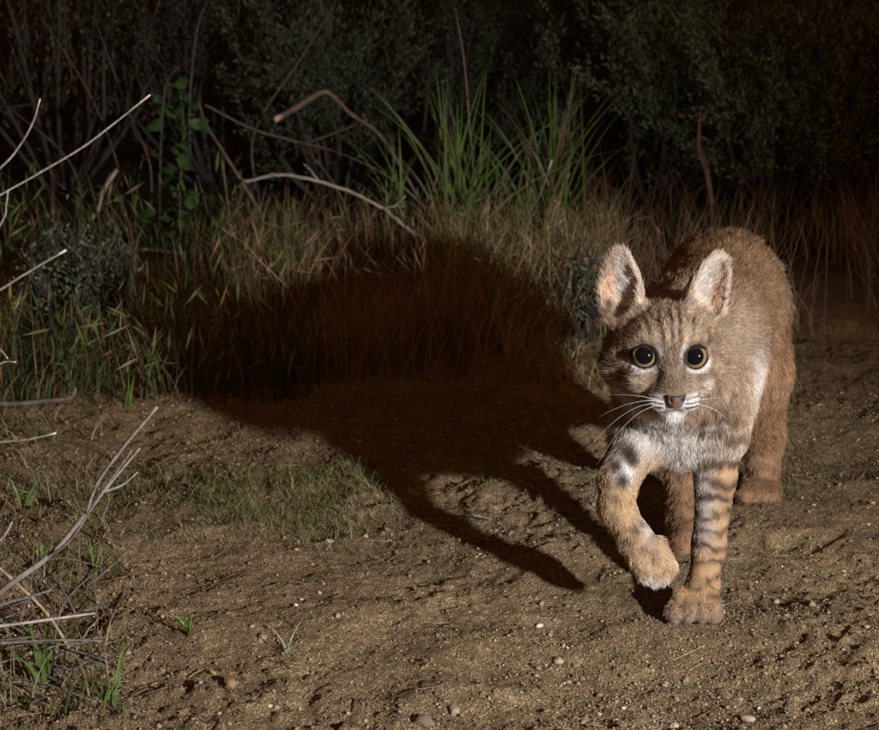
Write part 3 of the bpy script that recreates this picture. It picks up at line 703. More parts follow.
    br = np.exp(rng.normal(0, 1, N) * (0.28 + 0.14 * gsum(W, 'head', 'paw_lifted', 'paw_standing', 'leg_standing', 'leg_lifted')))
    prof = np.ones((N, K)); prof[:, 0] = 0.62; prof[:, 1] = 0.88
    tipd = (u < 0.34) & (agouti > 0.5); prof[tipd, 3] = 0.25; prof[tipd, 2] = 0.55
    tipl = (u > 0.80) & (agouti > 0.5); prof[tipl, 3] = 1.7; prof[tipl, 2] = 1.3
    cc = np.clip(col[:, None] * prof[..., None] * br[:, None, None], 0.006, 0.92)
    rad0 = 0.00018 + 0.00008 * sstep(0.005, 0.012, L)
    R = rad0[:, None] * np.array([1.0, 1.0, 0.72, 0.12])[None]
    cu = bpy.data.hair_curves.new('fur'); cu.add_curves([K] * N)
    cu.attributes['position'].data.foreach_set('vector', (pts - CAT).astype(np.float32).ravel())
    ra = cu.attributes.get('radius') or cu.attributes.new('radius', 'FLOAT', 'POINT'); ra.data.foreach_set('value', R.astype(np.float32).ravel())
    c4 = np.ones((N * K, 4), np.float32); c4[:, :3] = cc.reshape(-1, 3)
    ca = cu.attributes.new('coat', 'FLOAT_COLOR', 'POINT'); ca.data.foreach_set('color', c4.ravel())
    return cu

def fur_material():
    m = bpy.data.materials.new('fur'); m.use_nodes = True; t = m.node_tree; t.nodes.clear()
    out = t.nodes.new('ShaderNodeOutputMaterial'); h = t.nodes.new('ShaderNodeBsdfHairPrincipled')
    h.model = 'CHIANG'; h.parametrization = 'COLOR'
    at = t.nodes.new('ShaderNodeAttribute'); at.attribute_name = 'coat'
    t.links.new(at.outputs['Color'], h.inputs['Color'])
    h.inputs['Roughness'].default_value = 0.5; h.inputs['Radial Roughness'].default_value = 0.6; h.inputs['IOR'].default_value = 1.45
    d = t.nodes.new('ShaderNodeBsdfDiffuse'); t.links.new(at.outputs['Color'], d.inputs['Color'])
    ms = t.nodes.new('ShaderNodeMixShader'); ms.inputs[0].default_value = 0.45
    t.links.new(h.outputs[0], ms.inputs[1]); t.links.new(d.outputs[0], ms.inputs[2]); t.links.new(ms.outputs[0], out.inputs[0])
    MATS['fur'] = m
fur_material()
def simple_mat(name, col, rough, spec=0.5, coat=0.0):
    m = bpy.data.materials.new(name); m.use_nodes = True; t = m.node_tree; b = t.nodes['Principled BSDF']
    nz = t.nodes.new('ShaderNodeTexNoise'); nz.inputs['Scale'].default_value = 900; tc = t.nodes.new('ShaderNodeTexCoord'); t.links.new(tc.outputs['Object'], nz.inputs['Vector'])
    rp = t.nodes.new('ShaderNodeValToRGB'); rp.color_ramp.elements[0].color = (*[c * 0.7 for c in col], 1); rp.color_ramp.elements[1].color = (*[min(1, c * 1.25) for c in col], 1)
    t.links.new(nz.outputs['Fac'], rp.inputs[0]); t.links.new(rp.outputs[0], b.inputs['Base Color'])
    b.inputs['Roughness'].default_value = rough; b.inputs['Specular IOR Level'].default_value = spec; b.inputs['Coat Weight'].default_value = coat
    bp = t.nodes.new('ShaderNodeBump'); bp.inputs['Strength'].default_value = 0.25; bp.inputs['Distance'].default_value = 0.0006; t.links.new(nz.outputs['Fac'], bp.inputs['Height'])
    if name == 'nose_leather': t.links.new(bp.outputs[0], b.inputs['Normal'])
    MATS[name] = m
simple_mat('nose_leather', (0.22, 0.095, 0.065), 0.42, 0.5)
simple_mat('lid', (0.012, 0.009, 0.008), 0.35, 0.5)
simple_mat('whisker', (0.75, 0.72, 0.68), 0.4, 0.5)
def eye_material():
    m = bpy.data.materials.new('eye'); m.use_nodes = True; t = m.node_tree; b = t.nodes['Principled BSDF']; L = t.links.new
    at = t.nodes.new('ShaderNodeAttribute'); at.attribute_name = 'Col'
    tc = t.nodes.new('ShaderNodeTexCoord'); nz = t.nodes.new('ShaderNodeTexNoise'); nz.inputs['Scale'].default_value = 700; L(tc.outputs['Object'], nz.inputs['Vector'])
    mr = t.nodes.new('ShaderNodeMapRange'); mr.inputs[3].default_value = 0.7; mr.inputs[4].default_value = 1.3; L(nz.outputs['Fac'], mr.inputs[0])
    mx = t.nodes.new('ShaderNodeVectorMath'); mx.operation = 'SCALE'; L(at.outputs['Color'], mx.inputs[0]); L(mr.outputs[0], mx.inputs['Scale']); L(mx.outputs[0], b.inputs['Base Color'])
    b.inputs['Roughness'].default_value = 0.08; b.inputs['Specular IOR Level'].default_value = 0.28; b.inputs['IOR'].default_value = 1.38
    MATS['eye'] = m
eye_material()

CAT = np.array([*P(715, 560, 1.90)[:2], 0.0])
cat = thing('bobcat', 'young spotted bobcat walking towards the camera with one forepaw lifted', 'bobcat', CAT)
skincol = paint(BV, BN, weights(BV)) * 0.55
bm_ = mesh_from('body', BV - CAT, BF, skincol, True)
link('body', bm_, 'skin', parent=cat)
link('fur', fur(), 'fur', parent=cat, label='tawny grey-brown fur with dark bars and spots, white on the chest')
def uv_sphere(r, nu, nv):
    th = np.linspace(0, math.pi, nv + 1); ph = np.linspace(0, 2 * math.pi, nu, endpoint=False)
    th = np.clip(th, 0.004, math.pi - 0.004)
    V = np.stack([np.sin(th)[:, None] * np.cos(ph), np.sin(th)[:, None] * np.sin(ph), np.repeat(np.cos(th)[:, None], nu, 1)], -1)
    i = np.repeat(np.arange(nv), nu); j = np.tile(np.arange(nu), nv); k = (j + 1) % nu
    F = np.stack([i * nu + j, (i + 1) * nu + j, (i + 1) * nu + k, i * nu + k], 1)
    return V.reshape(-1, 3) * r, F, np.repeat(th, nu)
for si, e in zip((-1, 1), EYES):
    V, F, th = uv_sphere(EYE_R, 48, 90)
    gaze = norm(np.array([0.0, 0, CAM_H]) - e); up = norm(np.array([0, 0, 1.0]) - gaze * gaze[2]); rt = np.cross(up, gaze)
    V = V @ np.stack([rt, up, gaze])
    rr = EYE_R * np.sin(th) * 1000; back = th > math.pi / 2; rr[back] = 99
    col = np.tile(np.array((0.020, 0.014, 0.010)), (len(V), 1))
    iris = (rr < 11.9)[:, None]; tt = np.clip((rr - 9.1) / 2.7, 0, 1)[:, None]
    icol = np.array((0.085, 0.050, 0.020)) * (1 - tt) + np.array((0.215, 0.138, 0.064)) * tt
    icol = np.where(tt > 0.9, icol * 0.6, icol)
    col = np.where(iris, icol, col); col = np.where((rr < 9.2)[:, None], np.array((0.003, 0.003, 0.004)), col)
    eo = link('eye', mesh_from('eye', V, F, col, True), 'eye', parent=cat, loc=tuple(e - CAT), label='amber eye with a wide round black pupil')
    # dark lid margin, slightly almond-shaped
    g = Geo(); a = np.linspace(0, 2 * math.pi, 37)
    ax_, ay_ = 12.1, 11.3
    pr = np.stack([np.cos(a) * ax_ + np.where(np.cos(a) * si < -0.7, -si * 3.6 * (-np.cos(a) * si - 0.7) / .3, 0), np.sin(a) * ay_ - np.where(np.cos(a) * si < -0.7, 4.2 * (-np.cos(a) * si - 0.7) / .3, 0) + np.where(np.cos(a) * si > 0.7, 2.4 * (np.cos(a) * si - 0.7) / .3, 0), 7.6 - 0.0 * a], 1) / 1000.0
    tube(g, [HB @ v for v in pr], [0.00095], (0.01, 0.008, 0.007), sides=8, m=3)
    link('eyelid', g.mesh('eyelid', True), 'lid', parent=eo)
    nu, nv = 24, 8                                           # upper lid: a strip of shell drawn down over the ball
    Ru = EYE_R * 1000 + 0.7; xs = np.linspace(-13.4, 13.4, nu); low = 8.3 - 0.026 * xs ** 2 + 0.20 * si * xs; top = np.full(nu, 14.2)
    Vl = []
    for i in range(nu):
        for v_ in np.linspace(0, 1, nv):
            yy = low[i] + (top[i] - low[i]) * v_; rr_ = math.hypot(xs[i], yy); k_ = min(1.0, (Ru - 0.15) / max(rr_, 1e-6)); x_, y_ = xs[i] * k_, yy * k_
            Vl.append(HB @ (np.array([x_, y_, math.sqrt(max(Ru * Ru - x_ * x_ - y_ * y_, 0.01))]) / 1000.0))
    I = (np.arange(nu - 1)[:, None] * nv + np.arange(nv - 1)[None]).ravel()
    link('upper_eyelid', mesh_from('upper_eyelid', Vl, np.stack([I, I + nv, I + nv + 1, I + 1], 1), np.array((.015, .012, .01)), True), 'lid', parent=eo)
# nose leather: a rounded triangle with a groove
def nose():
    nu, nv = 26, 14; u = np.linspace(-1, 1, nu); v = np.linspace(0, 1, nv)
    U, Vv = np.meshgrid(u, v, indexing='ij'); hw = 10.4 * (0.24 + 0.76 * np.sqrt(np.clip(1 - Vv ** 1.7, 0, 1)))
    x = U * hw; y = -38.2 - 13.0 * Vv - 1.0 * (1 - np.abs(U)) * 0 + 1.2 * U ** 2 * (1 - Vv)
    f = 23.0 - 2.6 * U ** 2 - 5.0 * Vv ** 1.5 - 4.5 * np.clip((np.abs(U) - 0.85) / 0.15, 0, 1) - 3.0 * np.clip((0.1 - Vv) / 0.1, 0, 1) ** 2 - 0.9 * np.exp(-(U * 12) ** 2) * sstep(0.35, 0.9, Vv)
    nos = np.exp(-(((np.abs(U) - 0.62) / 0.2) ** 2 + ((Vv - 0.38) / 0.24) ** 2)); f -= 2.6 * nos
    Vp = np.stack([x + 3.8, y, f], -1).reshape(-1, 3)
    I = (np.arange(nu - 1)[:, None] * nv + np.arange(nv - 1)[None]).ravel(); Fq = np.stack([I, I + 1, I + nv + 1, I + nv], 1)[:, ::-1]
    back = Vp.copy(); back[:, 2] -= 7; return Vp, Fq, nos, U, Vv
Vp, Fq, nos, U, Vv = nose()
ncol = np.tile(np.array((0.105, 0.052, 0.040)), (nos.size, 1)); edge = np.maximum(sstep(0.55, 0.85, np.abs(U)), sstep(0.28, 0.05, Vv)).ravel()
ncol = mixc(ncol, (0.02, 0.014, 0.012), np.clip(np.maximum(edge, nos.ravel()), 0, 1))
mat_attr('nose', rough=0.42, spec=0.45, bump=0.3, bscale=1800, var=0.15, vscale=900)
nl = H(0, 0, 0)
no = link('nose', mesh_from('nose', (Vp / 1000.0) @ HB.T + (E - CAT), Fq, ncol, True), 'nose', parent=cat, label='pinkish brown nose with black edges')
# whiskers
for sx, y0, L_, up_, dn in ((-1, -42, 48, 0.22, 0.2), (-1, -44, 56, 0.02, 0.40), (-1, -47, 62, -0.06, 0.70), (-1, -50, 56, -0.25, 0.9),
                            (1, -44, 34, 0.22, 0.2), (1, -48, 38, 0.0, 0.5)):
    g = Geo(); t = np.linspace(0, 1, 6); x0 = 3 + sx * 21
    pts = [H(x0 + sx * L_ * tt, y0 + L_ * (up_ * tt - dn * tt ** 2), 9 + 5 * tt - 26 * tt * tt) for tt in t]
    tube(g, pts, [0.00013, 0.00010, 0.00004], (0.8, 0.77, 0.72), sides=5, m=3)
    link('whisker', mesh_from('whisker', np.concatenate(g.V) - CAT, np.concatenate(g.F), np.concatenate(g.Cc), True), 'whisker', parent=cat)

# ------------------------------------------------------------------ grass
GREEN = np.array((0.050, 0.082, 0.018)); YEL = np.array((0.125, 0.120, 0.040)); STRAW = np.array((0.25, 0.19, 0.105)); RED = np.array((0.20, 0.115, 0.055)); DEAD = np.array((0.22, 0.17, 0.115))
def scatter_px(n, x0, x1, y0, y1, thin=None):
    px = rng.uniform(x0, x1, n); py = rng.uniform(y0, y1, n)
    a = (px - 439.5) / FOC; b = -(py - 365.0) / FOC; dz = -st + b * ct; k = CAM_H / -dz
    x, y = a * k, (ct + b * st) * k
    if thin is not None:
        keep = vnoise(np.stack([x, y, 0 * x], 1), thin, 91) > rng.uniform(-0.8, 0.5, n); x, y = x[keep], y[keep]
    return np.stack([x, y, ground_h(x, y) - 0.004], 1)
def mix_cols(n, pal, pr):
    c = np.array(pal)[rng.choice(len(pal), n, p=pr)]; return c * rng.uniform(0.65, 1.25, (n, 1))
def mass(geo, n, box, h, lean, w, pal, pr, tips=None, thin=6, droop=0.6, bias=(0, 0)):
    b = scatter_px(n, *box, thin=thin); m = len(b)
    cl = np.stack([vnoise(b, 9, 201), vnoise(b, 9, 202)], 1) * 0.35
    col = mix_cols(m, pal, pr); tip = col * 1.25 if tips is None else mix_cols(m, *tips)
    hh = rng.uniform(*h, m) * (1 + 0.35 * vnoise(b, 7, 203))
    c = blades(geo, b, hh, rng.normal(0, lean, (m, 2)) + cl + np.array(bias), rng.uniform(*w, m), col, tip, seg=4, droop=droop)
    return c, hh
def seed_heads(geo, c, frac, size, pal):
    "drooping brome spikelets at the ends of the stalks"
    n = len(c); sel = np.where(rng.random(n) < frac)[0]
    for q in range(2):
        tip = c[sel, -1 - q]; d = norm(c[sel, -1] - c[sel, -2]); d = norm(d * 0.6 + np.array([0, 0, -1.6]) * rng.uniform(-0.7, 1.1, (len(sel), 1)) + rng.normal(0, 0.22, (len(sel), 3)))
        L = rng.uniform(*size, len(sel)); lk = norm(np.cross(d, np.array([0.2, 1, 0.1]))); wd = L * rng.uniform(0.03, 0.06, len(sel))
        col = mix_cols(len(sel), *pal)
        V = np.stack([tip, tip + d * (L * 0.4)[:, None] - lk * wd[:, None], tip + d * L[:, None], tip + d * (L * 0.4)[:, None] + lk * wd[:, None]], 1)
        F = np.arange(len(sel) * 4).reshape(-1, 4); cc = np.repeat(col[:, None], 4, 1); cc[:, 2] *= 1.3
        geo.add(V.reshape(-1, 3), F, cc.reshape(-1, 3))
def stuff(name, geo, label, cat='grass', mat='grass_blade'):
    return link(name, geo.mesh(name), mat, label=label, cat=cat, kind='stuff')

g = Geo()
c, _ = mass(g, 3600, (-90, 320, 262, 402), (0.06, 0.21), 0.30, (0.0018, 0.0042), [GREEN * .8, YEL * .5, STRAW * .55, RED * .5], [.48, .18, .12, .22], thin=3)  # left-hand grass colours scaled down to stand in for weaker light
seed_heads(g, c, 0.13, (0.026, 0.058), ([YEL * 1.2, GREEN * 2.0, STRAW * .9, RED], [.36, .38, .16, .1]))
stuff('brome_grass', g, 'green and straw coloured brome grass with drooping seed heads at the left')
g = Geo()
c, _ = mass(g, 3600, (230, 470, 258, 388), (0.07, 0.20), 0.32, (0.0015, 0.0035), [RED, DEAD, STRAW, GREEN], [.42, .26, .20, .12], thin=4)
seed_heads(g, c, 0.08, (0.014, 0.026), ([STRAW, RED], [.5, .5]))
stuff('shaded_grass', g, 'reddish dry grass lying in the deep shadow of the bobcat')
g = Geo()
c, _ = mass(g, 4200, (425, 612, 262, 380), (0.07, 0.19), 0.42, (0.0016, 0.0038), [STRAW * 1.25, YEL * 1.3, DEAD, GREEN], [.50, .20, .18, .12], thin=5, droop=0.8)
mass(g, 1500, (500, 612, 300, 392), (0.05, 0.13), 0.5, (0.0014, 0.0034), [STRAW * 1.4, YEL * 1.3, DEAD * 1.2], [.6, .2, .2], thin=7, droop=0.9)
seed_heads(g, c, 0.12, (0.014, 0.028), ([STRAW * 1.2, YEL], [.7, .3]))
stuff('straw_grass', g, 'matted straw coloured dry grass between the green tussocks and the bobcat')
g = Geo()
c, _ = mass(g, 4600, (575, 960, 236, 345), (0.08, 0.21), 0.28, (0.0014, 0.0034), [RED, DEAD, STRAW, YEL * 0.7], [.44, .26, .16, .14], thin=4)
stuff('dry_grass', g, 'thin reddish brown dry grass behind the bobcat at the right')
g = Geo()
mass(g, 5200, (128, 402, 462, 556), (0.008, 0.022), 0.6, (0.0009, 0.0018), [GREEN * 1.3 + np.array([.02, .0, .0]), YEL * 1.1, GREEN * 0.9, DEAD], [.28, .40, .14, .18], thin=5)
mass(g, 2600, (190, 390, 470, 535), (0.010, 0.028), 0.6, (0.0009, 0.0018), [GREEN * 1.3 + np.array([.02, .0, .0]), YEL * 1.1, GREEN * 0.9, DEAD], [.28, .42, .14, .16], thin=6)
stuff('short_grass', g, 'low patch of short green grass on the bare soil left of the shadow')
g = Geo()
mass(g, 2600, (770, 960, 335, 500), (0.006, 0.022), 0.7, (0.0010, 0.0022), [GREEN * 0.7, YEL * 0.7, DEAD, RED], [.36, .26, .22, .16], thin=10)
stuff('ground_weeds', g, 'thin low weeds over the soil at the right edge')
g = Geo()
mass(g, 900, (-60, 130, 390, 600), (0.015, 0.055), 0.5, (0.0012, 0.0026), [GREEN, YEL, DEAD, STRAW * .7], [.36, .22, .28, .14], thin=6)
mass(g, 700, (-60, 125, 580, 745), (0.015, 0.06), 0.55, (0.0012, 0.0026), [GREEN, YEL, DEAD, STRAW * .7], [.30, .2, .34, .16], thin=6)
stuff('edge_grass', g, 'scattered thin grass among the grey twigs at the left edge')
# straw and twig litter lying on the soil
g = Geo(); n = 260
b = np.concatenate([scatter_px(n, -40, 900, 395, 740), scatter_px(120, -40, 160, 560, 740)]); n = len(b); b[:, 2] += 0.006
L = rng.uniform(0.008, 0.035, n); a = rng.uniform(0, 6.28, n); d = np.stack([np.cos(a), np.sin(a), rng.normal(0, 0.08, n)], 1); sd_ = np.stack([-np.sin(a), np.cos(a), 0 * a], 1)
w = rng.uniform(0.0003, 0.0007, n)[:, None]
col = mix_cols(n, [DEAD, STRAW * .8, np.array((0.10, .07, .05)), RED], [.4, .2, .25, .15])
e0, e1 = b - d * L[:, None] / 2, b + d * L[:, None] / 2; e1[:, 2] = ground_h(e1[:, 0], e1[:, 1]) + 0.002; e0[:, 2] = ground_h(e0[:, 0], e0[:, 1]) + 0.002
up = np.array([0, 0, 1.0])
V = np.stack([e0 - sd_ * w, e0 + sd_ * w, e0 + up * w * 1.6, e1 - sd_ * w, e1 + sd_ * w, e1 + up * w * 1.6], 1).reshape(-1, 3)
o6 = (np.arange(n) * 6)[:, None]; F = np.concatenate([o6 + np.array([[0, 1, 4, 3]]), o6 + np.array([[1, 2, 5, 4]]), o6 + np.array([[2, 0, 3, 5]])])
g.add(V, F, np.repeat(col, 6, 0)); stuff('plant_litter', g, 'bits of dry straw and broken stems lying on the soil', 'litter', 'bark')

# tall green tussocks, every blade a part
def tussock(px, py, n, hpx, spread, label, seed, extra=()):
    p = gpt(px, py); p[2] -= 0.01
    root = thing('grass_tussock', label, 'grass tussock', p, 'tall green grass tussocks')
    r = np.random.default_rng(seed); sc_ = 447.0
    for k in range(n):
        g = Geo(); a = r.uniform(0, 6.28); rad = abs(r.normal(0, 0.055)); h = (hpx / sc_) * r.uniform(0.45, 1.05)
        le = np.array([[r.normal(0.0, spread) + math.cos(a) * rad * 2.4, r.normal(0, spread * 0.7)]]) * (1.0 if r.random() < .8 else 2.2)
        col = np.array((0.075, 0.130, 0.026)) * r.uniform(0.8, 1.5); col = col if r.random() < 0.72 else (YEL * 1.3 if r.random() < .5 else STRAW * .7)
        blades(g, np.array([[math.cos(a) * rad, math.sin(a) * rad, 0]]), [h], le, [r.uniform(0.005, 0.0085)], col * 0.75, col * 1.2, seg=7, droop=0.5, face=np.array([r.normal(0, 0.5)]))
        link('blade', g.mesh('blade', True), 'grass_blade', parent=root)
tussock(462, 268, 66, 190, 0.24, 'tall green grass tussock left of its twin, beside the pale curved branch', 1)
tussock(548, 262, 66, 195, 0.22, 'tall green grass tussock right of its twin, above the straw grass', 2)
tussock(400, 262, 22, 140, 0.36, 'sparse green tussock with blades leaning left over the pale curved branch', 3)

def tuft(px, py, n, h, w, spread, label, seed, col=GREEN, group='small green grass tufts on the soil'):
    p = gpt(px, py); p[2] -= 0.003; root = thing('grass_tuft', label, 'grass tuft', p, group); r = np.random.default_rng(seed)
    for k in range(n):
        g = Geo(); c_ = np.asarray(col) * r.uniform(0.8, 1.5)
        blades(g, np.array([[r.normal(0, .004), r.normal(0, .004), 0]]), [h * r.uniform(.5, 1.1)], np.array([[r.normal(0, spread), r.normal(0, spread)]]), [w * r.uniform(.7, 1.2)], c_ * .8, c_ * 1.25, seg=5, droop=.5, face=np.array([r.normal(0, .6)]))
        link('blade', g.mesh('blade', True), 'grass_blade', parent=root)
LG = np.array((0.10, 0.17, 0.035))
tuft(186, 650, 6, 0.045, 0.0032, 0.25, 'small pale green tuft standing alone on the soil, lower left', 21, LG)
tuft(112, 715, 10, 0.060, 0.0036, 0.35, 'green grass tuft at the bottom edge left of the dark bark strip', 22, LG)
tuft(45, 700, 9, 0.085, 0.0065, 0.30, 'broad bladed green tuft among grey twigs in the bottom left corner', 23, LG * .8)
tuft(95, 585, 6, 0.05, 0.0032, 0.25, 'green tuft under the forked dead branch', 24, LG)
tuft(46, 582, 5, 0.035, 0.005, 0.15, 'stubby bright green tuft beneath the lower end of the forked branch', 25, LG)
tuft(28, 520, 6, 0.05, 0.0035, 0.25, 'green tuft at the left edge below the single pale twig', 26, LG)
tuft(196, 432, 5, 0.018, 0.0022, 0.5, 'tiny pale tuft at the edge of the deep shadow, upper left', 27, LG * 1.3)
tuft(378, 488, 6, 0.030, 0.0016, 0.3, 'thin upright tuft at the right end of the low grass patch', 28, LG)
tuft(290, 660, 5, 0.040, 0.0026, 0.6, 'sprawling pale tuft on the soil right of the small lone green tuft', 29, np.array((.17, .19, .10)))
tuft(488, 492, 4, 0.022, 0.002, 0.3, 'tiny green sprout on the lit soil between the leg shadows', 30, LG)
tuft(130, 405, 8, 0.075, 0.0040, 0.18, 'upright green tuft at the foot of the brome grass, left', 31, LG)
tuft(57, 442, 5, 0.035, 0.003, 0.3, 'small tuft on the pale soil just right of the single pale twig', 32, LG)

# ------------------------------------------------------------------ shrubs
def leaf_cloud(geo, pos, dirs, L, W, col):
    n = len(pos); d = norm(dirs); s = norm(np.cross(d, rng.normal(0, 1, (n, 3)))); L = np.asarray(L)[:, None]; W = np.asarray(W)[:, None]
    V = np.stack([pos, pos + d * L * .45 - s * W, pos + d * L, pos + d * L * .45 + s * W], 1).reshape(-1, 3)
    geo.add(V, np.arange(n * 4).reshape(-1, 4), np.repeat(col, 4, 0))
def shrub(px, Y_, h, wdt, nst, nleaf, lcol, label, seed, leaf=(0.012, 0.024), bcol=(0.040, 0.034, 0.029), name='sagebrush'):
    global rng
    keep = rng; rng = np.random.default_rng(seed)
    x = (px - 439.5) / FOC * (Y_ * ct + (CAM_H - 0.3) * st); p = np.array([x, Y_, gz(x, Y_) - 0.01])
    root = thing(name, label, 'shrub', p, 'dark shrubs behind the grass')
    gb, gl = Geo(), Geo(); tips, tds = [], []
    for k in range(nst):
        a = rng.uniform(0, 6.28); o = rng.uniform(0.15, 1.0) * wdt; top = h * rng.uniform(0.6, 1.05) * (1 - 0.25 * (o / wdt) ** 2)
        b = np.array([math.cos(a) * .03, math.sin(a) * .03, 0]); e = np.array([math.cos(a) * o, math.sin(a) * o, top])
        m1 = b + (e - b) * .35 + np.array([math.cos(a), math.sin(a), 0]) * o * .18 + rng.normal(0, .02, 3); m2 = b + (e - b) * .7 + rng.normal(0, .025, 3)
        tube(gb, [b, m1, m2, e], [0.008, 0.006, 0.004, 0.0018], bcol, sides=5, m=3)
        pl = catmull([b, m1, m2, e], 6)
        for q in range(5):
            i = rng.integers(5, len(pl) - 1); s = pl[i]; d = norm(norm(pl[i] - pl[i - 1]) + rng.normal(0, .55, 3)); L = rng.uniform(.08, .24) * h / .7
            tw = [s, s + d * L * .5 + rng.normal(0, .01, 3), s + d * L + np.array([0, 0, .04])]
            tube(gb, tw, [.003, .002, .001], bcol, sides=4, m=2)
            tt = catmull(tw, 8); tips.append(tt); tds.append(np.tile(d, (len(tt), 1)))
        tips.append(pl[8:]); tds.append(np.tile(norm(e - m2), (len(pl) - 8, 1)))
    tp = np.concatenate(tips); td = np.concatenate(tds); i = rng.integers(0, len(tp), nleaf)
    pos = tp[i] + rng.normal(0, .012, (nleaf, 3)); pos[:, 2] = np.maximum(pos[:, 2], .01)
    col = np.asarray(lcol) * rng.uniform(.6, 1.35, (nleaf, 1)) * (1 + .3 * vnoise(pos, 14, seed)[:, None])
    leaf_cloud(gl, pos, td[i] + rng.normal(0, .6, (nleaf, 3)) + np.array([0, 0, .35]), rng.uniform(*leaf, nleaf), rng.uniform(.0014, .003, nleaf), np.clip(col, .005, 1))
    link('branch_frame', gb.mesh('branch_frame', True), 'bark', parent=root)
    link('foliage', gl.mesh('foliage'), 'leaf', parent=root)
    rng = keep
SAGE = np.array((0.078, 0.094, 0.058)); DSAGE = np.array((0.046, 0.056, 0.034)); OLIVE = np.array((0.075, 0.080, 0.035))
shrub(655, 4.25, 0.68, 0.36, 24, 15000, SAGE * 1.6, 'grey-green sagebrush directly above the bobcat with a pinkish bare stem', 41)
shrub(785, 4.05, 0.64, 0.38, 26, 16000, SAGE * 1.8, 'bushy grey-green sagebrush at the upper right', 42)
shrub(905, 4.3, 0.75, 0.38, 24, 14000, OLIVE * 2.2, 'olive green shrub at the top right corner', 43)
shrub(560, 4.8, 0.78, 0.36, 18, 9000, DSAGE, 'dark sparse shrub behind the green tussocks', 44)
shrub(330, 4.3, 0.62, 0.34, 20, 9000, SAGE * .85, 'grey-green shrub behind the broken log stub', 45)
shrub(430, 4.6, 0.66, 0.32, 16, 8000, DSAGE, 'dark shrub above the left tussock at the top', 46)
shrub(210, 4.6, 0.78, 0.36, 18, 4200, DSAGE * .8, 'nearly bare shrub with dark stems at the upper left', 47)
shrub(60, 4.4, 0.80, 0.40, 20, 2200, np.array((.09, .075, .04)), 'leafless dark shrub in the top left corner', 48)
shrub(720, 5.3, 0.95, 0.45, 20, 9000, DSAGE, 'dark tall shrub behind the grey-green sagebrush, top right of the middle', 49)
shrub(480, 5.8, 1.05, 0.5, 18, 8000, DSAGE * .8, 'farthest dark shrub at the top middle', 50)
shrub(250, 5.8, 1.05, 0.5, 18, 7000, DSAGE * .7, 'farthest dark shrub left of the middle', 51)
shrub(-40, 5.4, 1.0, 0.5, 18, 3000, DSAGE * .7, 'dark shrub running out of the frame at the top left', 52)
shrub(960, 5.4, 1.0, 0.5, 18, 4200, DSAGE, 'dark shrub running out of the frame at the top right', 53)
shrub(62, 2.95, 0.20, 0.11, 16, 1500, np.array((0.13, 0.155, 0.11)), 'small blue-grey sage seedling in the brome grass at the left', 54, (0.008, 0.016), name='sage_seedling')
shrub(596, 2.92, 0.13, 0.06, 10, 600, np.array((0.10, 0.14, 0.09)), 'small blue-green seedling beside the left cheek of the bobcat', 55, (0.008, 0.015), name='sage_seedling')

# broad-leaved weed, every leaf a part
def leaf_mesh(seed):
    r = np.random.default_rng(seed); n = 9; t = np.linspace(0, 1, n); w = np.sin(t ** .8 * math.pi) ** .8 * .42 * (1 + .22 * np.sin(t * 22 + seed)); w[0] = .03; w[-1] = .01
    V = []; 
    for i in range(n): z = .10 * math.sin(t[i] * 3); V += [(-w[i], t[i], z + w[i] * .28), (0, t[i], z), (w[i], t[i], z + w[i] * .28)]
    F = []
    for i in range(n - 1):
        a = i * 3; F += [(a, a + 1, a + 4, a + 3), (a + 1, a + 2, a + 5, a + 4)]
    return mesh_from('leaf', V, F, np.array((.040, .080, .022)) * r.uniform(.8, 1.3), True)
LEAVES = [leaf_mesh(k) for k in range(4)]
for m in LEAVES: m.materials.append(MATS['leaf'])
def weed(px, py, h, n, size, label, seed, lean=0.0):
    p = gpt(px, py); root = thing('broadleaf_weed', label, 'weed', p, 'broad-leaved green weeds'); r = np.random.default_rng(seed)
    g = Geo(); st_ = [np.array([0, 0, -.01]), np.array([lean * .3, 0, h * .4]), np.array([lean * .6 + .01, 0, h * .75]), np.array([lean, 0, h])]
    tube(g, st_, [.003, .0025, .002, .001], (.06, .09, .03), sides=6, m=4); link('stem', g.mesh('stem', True), 'leaf', parent=root)
    pl = catmull(st_, 8)
    for k in range(n):
        q = pl[int(len(pl) * (0.12 + 0.86 * (k + r.random()) / n)) % len(pl)]; o = link('leaf', LEAVES[k % 4], parent=root, loc=tuple(q + np.array([r.normal(0, .018), r.normal(0, .012), r.normal(0, .01)])))
        o.rotation_euler = (r.uniform(-.6, 1.0), r.normal(0, .4), r.uniform(0, 6.28)); s = size * r.uniform(.7, 1.2); o.scale = (s, s, s)
weed(182, 282, 0.37, 60, 0.036, 'tall broad-leaved green weed with a leafy upright stem at the left', 61, .012)
weed(172, 276, 0.09, 7, 0.052, 'low round-leaved weed at the foot of the tall green weed', 62)
weed(212, 276, 0.07, 7, 0.050, 'low round-leaved weed right of the tall green weed, by the fallen stick', 63)

